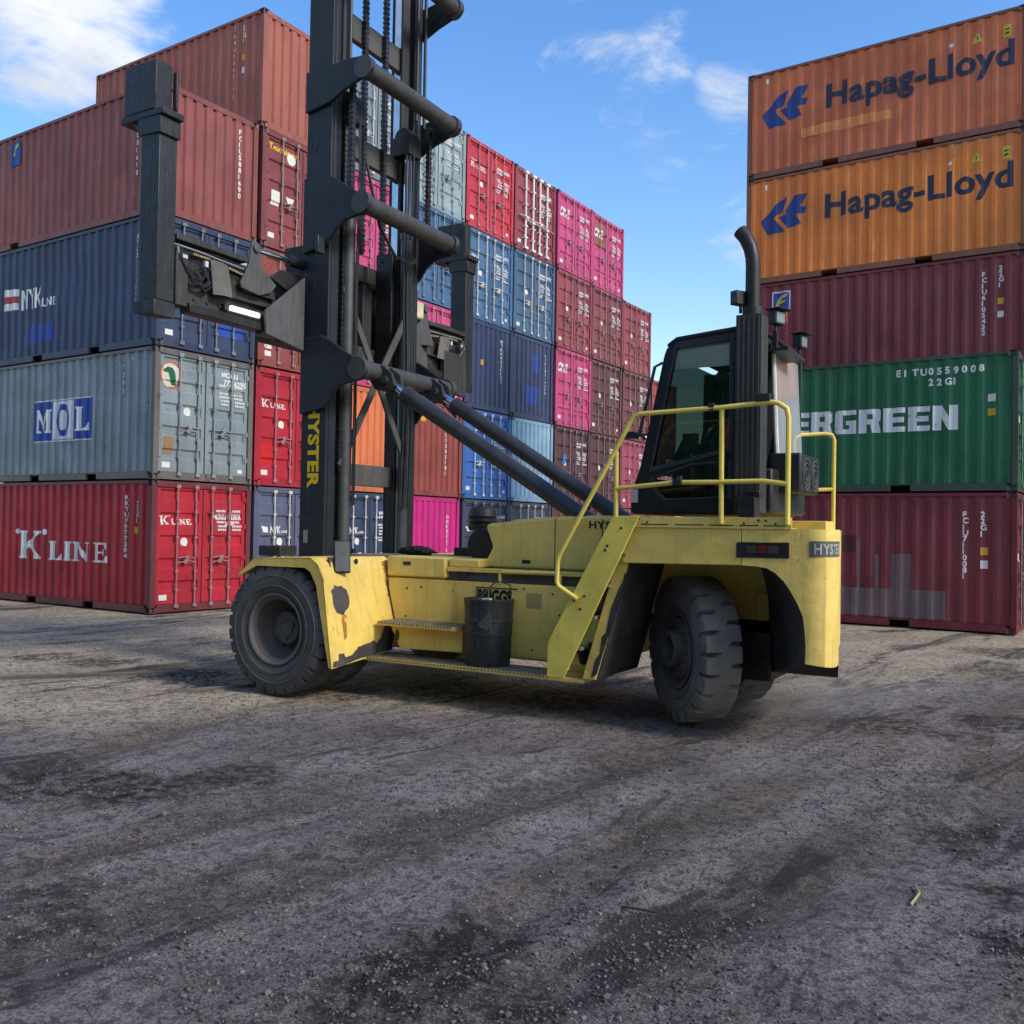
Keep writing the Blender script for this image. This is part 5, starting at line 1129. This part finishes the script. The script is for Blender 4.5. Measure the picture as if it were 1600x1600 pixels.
# ------------------------------------------------------------------ the yard
def axis(a, b, fine0, fine1, st, grow):
    xs = [fine0]
    while xs[-1] < fine1: xs.append(xs[-1] + st)
    s = st; hi = xs[-1]
    while hi < b: s *= grow; hi += s; xs.append(hi)
    s = st; lo = xs[0]; L = []
    while lo > a: s *= grow; lo -= s; L.append(lo)
    return L[::-1] + xs
TRK = [((-.5, 5.6), (.655, .756), .26, 1.0, 4.5), ((.12, 4.4), (.56, .83), .20, .8, 2.6), ((-3.0, 7.8), (.30, .954), .22, .9, 2.8), ((1.7, 5.3), (.655, .756), .24, .55, 4.0), ((3.4, 6.5), (.72, .69), .25, .6, 4.5), ((-1.9, 5.6), (.60, .80), .16, .6, 3.0)]
def gz(x, y):
    p = Vector((x, y, 0)); ru = 0
    if y < 12 and abs(x) < 9:
        wob = .22 * noise.noise(Vector((x * .45, y * .45, 2)))
        for (px, py), (dx, dy), hw, st, ln in TRK:
            d = abs((x - px) * dy - (y - py) * dx + wob) / hw; al = abs((x - px) * dx + (y - py) * dy) / ln
            if al < 1 and d < 3: ru += st * (1 - al * al) * (-.022 * math.exp(-d * d * 1.2) + .016 * math.exp(-(d - 1.35) ** 2 * 6))
    big = noise.fractal(p * .35, 1, 2, 3); rut = noise.fractal(Vector((x * .55 + y * .55, (y * .8 - x * .35) * 2.3, 3)), 1, 2, 4)
    fine = noise.fractal(p * 5.5 + Vector((0, 0, 7)), .8, 2.1, 4)
    k = max(.25, min(1, (12 - y) / 5))
    tr = noise.fractal(Vector((x * .68 + y * .73, (y * .68 - x * .73) * 5.0, 9)) * .8, 1, 2, 3)
    return -.026 + ru + (.018 * big + .022 * rut + .020 * tr + .014 * fine) * k
gx = axis(-900, 900, -6.5, 7.5, .075, 1.16); gy = axis(-400, 1600, 2.8, 12.0, .06, 1.13)
V = [(x, y, gz(x, y) if -30 < x < 30 and -5 < y < 50 else -.02) for y in gy for x in gx]; nx = len(gx)
F = [(j * nx + i, j * nx + i + 1, (j + 1) * nx + i + 1, (j + 1) * nx + i) for j in range(len(gy) - 1) for i in range(nx - 1)]
me = bpy.data.meshes.new('ground'); me.from_pydata(V, [], F); me.shade_smooth()
g = link('ground', me); g['kind'] = 'structure'
m, t, p, o = _base('yard_ground'); ge = t.new('ShaderNodeNewGeometry'); P = ge.outputs['Position']
sp = t.new('ShaderNodeSeparateXYZ'); t.link(P, sp.inputs[0]); X, Y = sp.outputs[0], sp.outputs[1]
rot = t.new('ShaderNodeMapping'); rot.inputs['Rotation'].default_value = (0, 0, R(-52)); t.link(P, rot.inputs[0]); PR = t.vmath('MULTIPLY', rot.outputs[0], (.34, 1.5, 1))
c = t.mix(t.ramp(t.noise(P, .55, 6, .6), .32, .68), (.185, .155, .146), (.300, .258, .244))
c = t.mix(t.math('MULTIPLY', t.ramp(t.noise(PR, .8, 6, .6, .4), .46, .68), .75), c, (.160, .122, .082))     # brownish dust
WOB = t.math('MULTIPLY', t.math('SUBTRACT', t.noise(P, .8, 6, .62), .5), .9); BK = t.ramp(t.noise(P, 6, 8, .75), .40, .56)
for (px, py), (dx, dy), hw, st, ln in TRK:
    rel = t.vmath('SUBTRACT', P, (px, py, 0))
    dd = t.math('ABSOLUTE', t.math('ADD', t.vmath('DOT_PRODUCT', rel, (dy, -dx, 0), out=1), WOB)); al = t.math('ABSOLUTE', t.vmath('DOT_PRODUCT', rel, (dx, dy, 0), out=1))
    mk = t.math('MULTIPLY', t.ramp(dd, hw * 1.5, hw * .5), t.ramp(al, ln, ln * .5))
    c = t.mix(t.math('MULTIPLY', t.math('MULTIPLY', mk, t.math('ADD', .3, t.math('MULTIPLY', BK, .7))), .66 * st), c, (.078, .062, .048))
    pale = t.math('MULTIPLY', t.ramp(t.math('ABSOLUTE', t.math('SUBTRACT', dd, hw * 2.3)), hw * .9, hw * .2), t.ramp(al, ln, ln * .5))
    c = t.mix(t.math('MULTIPLY', pale, .25 * st), c, (.33, .29, .275))
wet = t.ramp(t.noise(PR, 1.05, 9, .68, .7), .55, .62)
trk = t.ramp(t.noise(PR, 3.4, 6, .62, .3), .50, .60)
c = t.mix(t.math('MULTIPLY', trk, .28), c, (.060, .048, .044))
c = t.mix(t.math('MULTIPLY', wet, .8), c, (.030, .022, .021))                                              # oily dark patches
# paler, warmer ground towards the stacks
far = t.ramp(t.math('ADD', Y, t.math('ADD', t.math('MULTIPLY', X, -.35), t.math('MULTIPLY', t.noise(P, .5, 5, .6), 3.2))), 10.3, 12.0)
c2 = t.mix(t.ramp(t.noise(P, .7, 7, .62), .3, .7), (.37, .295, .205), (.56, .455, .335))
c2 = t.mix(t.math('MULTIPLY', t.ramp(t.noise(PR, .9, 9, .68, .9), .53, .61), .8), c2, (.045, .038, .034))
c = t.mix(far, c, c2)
# potholes and oil, and dark patches under the machine
BRK = t.math('ADD', .25, t.math('MULTIPLY', t.ramp(t.noise(P, 11, 7, .75), .42, .56), .75))
PN = t.math('ADD', t.math('MULTIPLY', t.noise(PR, 1.6, 8, .7, .6), .55), t.math('MULTIPLY', t.noise(P, 9, 8, .78), .45))
for px, py, r, k in ((-6.1, 12.3, .5, .9), (-5.2, 11.9, .6, .95), (-4.1, 11.2, .75, 1), (-3.5, 10.9, .7, 1), (-3.3, 10.2, .4, .8), (-3.0, 6.35, .6, .95), (-2.4, 6.3, .5, 1), (-1.95, 6.65, .45, .9), (-3.4, 6.9, .45, .7), (-.45, 3.65, .35, 1), (-.2, 3.95, .35, 1), (-.1, 4.2, .25, .8), (0, 3.55, .3, .9), (3.6, 8.8, .6, .9), (4.7, 9.1, .6, .9), (4.0, 8.4, .4, .7), (2.5, 4.75, .3, 1), (2.25, 4.1, .3, 1), (2.7, 5.6, .35, .8), (3.1, 5.6, .4, .8), (-2.2, 4.5, .3, .8), (-2.0, 4.2, .25, .7), (-1.7, 10.0, .6, .8), (-.6, 10.3, .8, .9), (.5, 9.85, .7, .85), (1.4, 9.5, .6, .8), (6.5, 12.5, .8, .8), (7.6, 14.6, .8, .8), (.9, 6.9, .35, .5), (-1.0, 8.2, .4, .5), (1.0, 4.3, .3, .6)):
    d = t.vmath('DISTANCE', P, (px, py, 0), out=1)
    mk = t.ramp(t.math('ADD', d, t.math('MULTIPLY', PN, r * 3.2)), r * 2.7, r * 2.05)
    c = t.mix(t.math('MULTIPLY', t.math('MULTIPLY', mk, BRK), k), c, (.022, .019, .018))
gr = t.noise(P, 70, 4, .8); gr2 = t.noise(P, 15, 7, .75)
gain = t.math('ADD', .62, t.math('MULTIPLY', t.ramp(gr, .42, .58), .85)); cg = t.new('ShaderNodeCombineXYZ')
for i_ in range(3): t.link(gain, cg.inputs[i_])
c = t.vmath('MULTIPLY', c, cg.outputs[0])
c = t.mix(t.math('MULTIPLY', t.ramp(gr2, .50, .58), .62), c, (.036, .029, .028))
vo = t.new('ShaderNodeTexVoronoi'); vo.inputs['Scale'].default_value = 34; t.link(P, vo.inputs['Vector'])
c = t.mix(t.math('MULTIPLY', t.ramp(vo.outputs['Distance'], .20, .10), t.math('MULTIPLY', t.ramp(t.noise(P, 1.7, 4), .48, .60), .6)), c, (.20, .20, .215))
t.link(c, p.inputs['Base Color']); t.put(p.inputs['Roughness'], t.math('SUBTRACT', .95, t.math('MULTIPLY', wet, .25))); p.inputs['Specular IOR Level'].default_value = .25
bp_ = t.new('ShaderNodeBump'); bp_.inputs['Strength'].default_value = 1.0; bp_.inputs['Distance'].default_value = .055
hh = t.math('ADD', t.math('MULTIPLY', gr, .35), t.math('ADD', t.math('MULTIPLY', gr2, .9), t.math('MULTIPLY', t.noise(P, 5, 6, .65), .9)))
t.link(hh, bp_.inputs['Height']); t.link(bp_.outputs[0], p.inputs['Normal'])
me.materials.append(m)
# rails and joints set in the ground at the left
for a, c_, wd in (((-6.2, 10.35), (-3.9, 11.15), .035), ((-3.55, 9.85), (-2.75, 10.35), .035)):
    d = (Vector(c_) - Vector(a)); n = Vector((-d.y, d.x)).normalized() * wd / 2; b = MB()
    q = [Vector(a) + n, Vector(c_) + n, Vector(c_) - n, Vector(a) - n]
    b.prism([tuple(v) for v in q], 'z', -.04, .012); o = b.build('ground_rail', [paint('worn_rail_steel', (.12, .11, .10), .5, .3, .4, .5, .3, scale=3)], None, .006)
    tag(o, 'thin steel strip set in the ground in front of the red K LINE container' if a[0] < -5 else 'short steel strip in the ground beside the front tyre', 'steel strip')
# loose stones
rn = random.Random(3); V = []; F = []
bm = bmesh.new(); bmesh.ops.create_icosphere(bm, subdivisions=1, radius=1); bm.verts.index_update()
SV = [v.co.copy() for v in bm.verts]; SF = [[v.index for v in f.verts] for f in bm.faces]; bm.free()
var = []
for k in range(24):
    var.append([Vector((v.x * rn.uniform(.7, 1.3), v.y * rn.uniform(.7, 1.3), v.z * .75)) * rn.uniform(.75, 1.2) for v in SV])
cnt = 0
while cnt < 56000:
    y = 3.0 + 10.5 * rn.random() ** 1.9; x = rn.uniform(-.62, .62) * (y + 1)
    dn = noise.fractal(Vector((x * .9, y * .9, 5)), 1, 2, 4)
    if rn.random() > .36 + dn * 1.0: continue
    r = .0026 + .009 * rn.random() ** 6 + (.011 if rn.random() < .004 else 0)
    a = rn.uniform(0, 6.28); ca, sa = cos(a), sin(a); o_ = len(V); z = gz(x, y) + r * .25
    for v in var[rn.randrange(24)]: V.append((x + r * (v.x * ca - v.y * sa), y + r * (v.x * sa + v.y * ca), z + r * v.z))
    F += [[i + o_ for i in f] for f in SF]; cnt += 1
me = bpy.data.meshes.new('gravel'); me.from_pydata(V, [], F)
m, t, p, o = _base('gravel_stone'); ge = t.new('ShaderNodeNewGeometry')
cr = t.new('ShaderNodeValToRGB'); t.link(ge.outputs['Random Per Island'], cr.inputs[0])
for pos, cc_ in ((0, (.035, .032, .036)), (.5, (.10, .088, .085)), (.92, (.15, .137, .132)), (1, (.20, .19, .185))):
    e = cr.color_ramp.elements[0] if pos == 0 else (cr.color_ramp.elements[-1] if pos == 1 else cr.color_ramp.elements.new(pos)); e.position = pos; e.color = (*cc_, 1)
t.link(cr.outputs[0], p.inputs['Base Color']); p.inputs['Roughness'].default_value = .9; me.materials.append(m)
gv = link('gravel', me); gv['kind'] = 'stuff'
for (x, y, a, l, lab, colr) in ((1.95, 4.55, .9, .30, 'dry straw coloured twig on the gravel at lower right', (.42, .33, .14)), (.55, 4.45, -.6, .22, 'dark bent twig on the gravel at lower middle', (.05, .04, .035)), (-.40, 6.9, .1, .12, 'small dark stick on the gravel in front of the machine', (.05, .045, .04))):
    b = MB(); z = gz(x, y) + .012; b.tube([(x, y, z), (x + l * .5 * cos(a), y + l * .5 * sin(a), z + .012), (x + l * cos(a + .2), y + l * sin(a + .2), z)], [.007, .006, .003], 6)
    tag(b.build('twig', [plain('twig_%d' % int(x * 100), colr, .8)]), lab, 'twig')
# dust thrown up by the steered wheel
bm = bmesh.new(); bmesh.ops.create_icosphere(bm, subdivisions=3, radius=1); me = bpy.data.meshes.new('dust'); bm.to_mesh(me); bm.free()
du = link('dust', me); du['kind'] = 'stuff'; du.location = (2.75, 9.1, .22); du.scale = (1.5, .85, .50)
m = bpy.data.materials.new('road_dust'); m.use_nodes = True; t = NT(m.node_tree); t.n.clear(); o = t.new('ShaderNodeOutputMaterial'); pv = t.new('ShaderNodeVolumePrincipled')
pv.inputs['Color'].default_value = (.62, .60, .60, 1); tcd = t.new('ShaderNodeTexCoord')
fall = t.ramp(t.vmath('LENGTH', tcd.outputs['Object'], None, out=1), 1.0, .15)
t.put(pv.inputs['Density'], t.math('MULTIPLY', t.math('MULTIPLY', fall, t.ramp(t.noise(tcd.outputs['Object'], 2.2, 4, .6), .3, .75)), .8)); t.link(pv.outputs[0], o.inputs['Volume']); me.materials.append(m)
SC.cycles.volume_bounces = 0
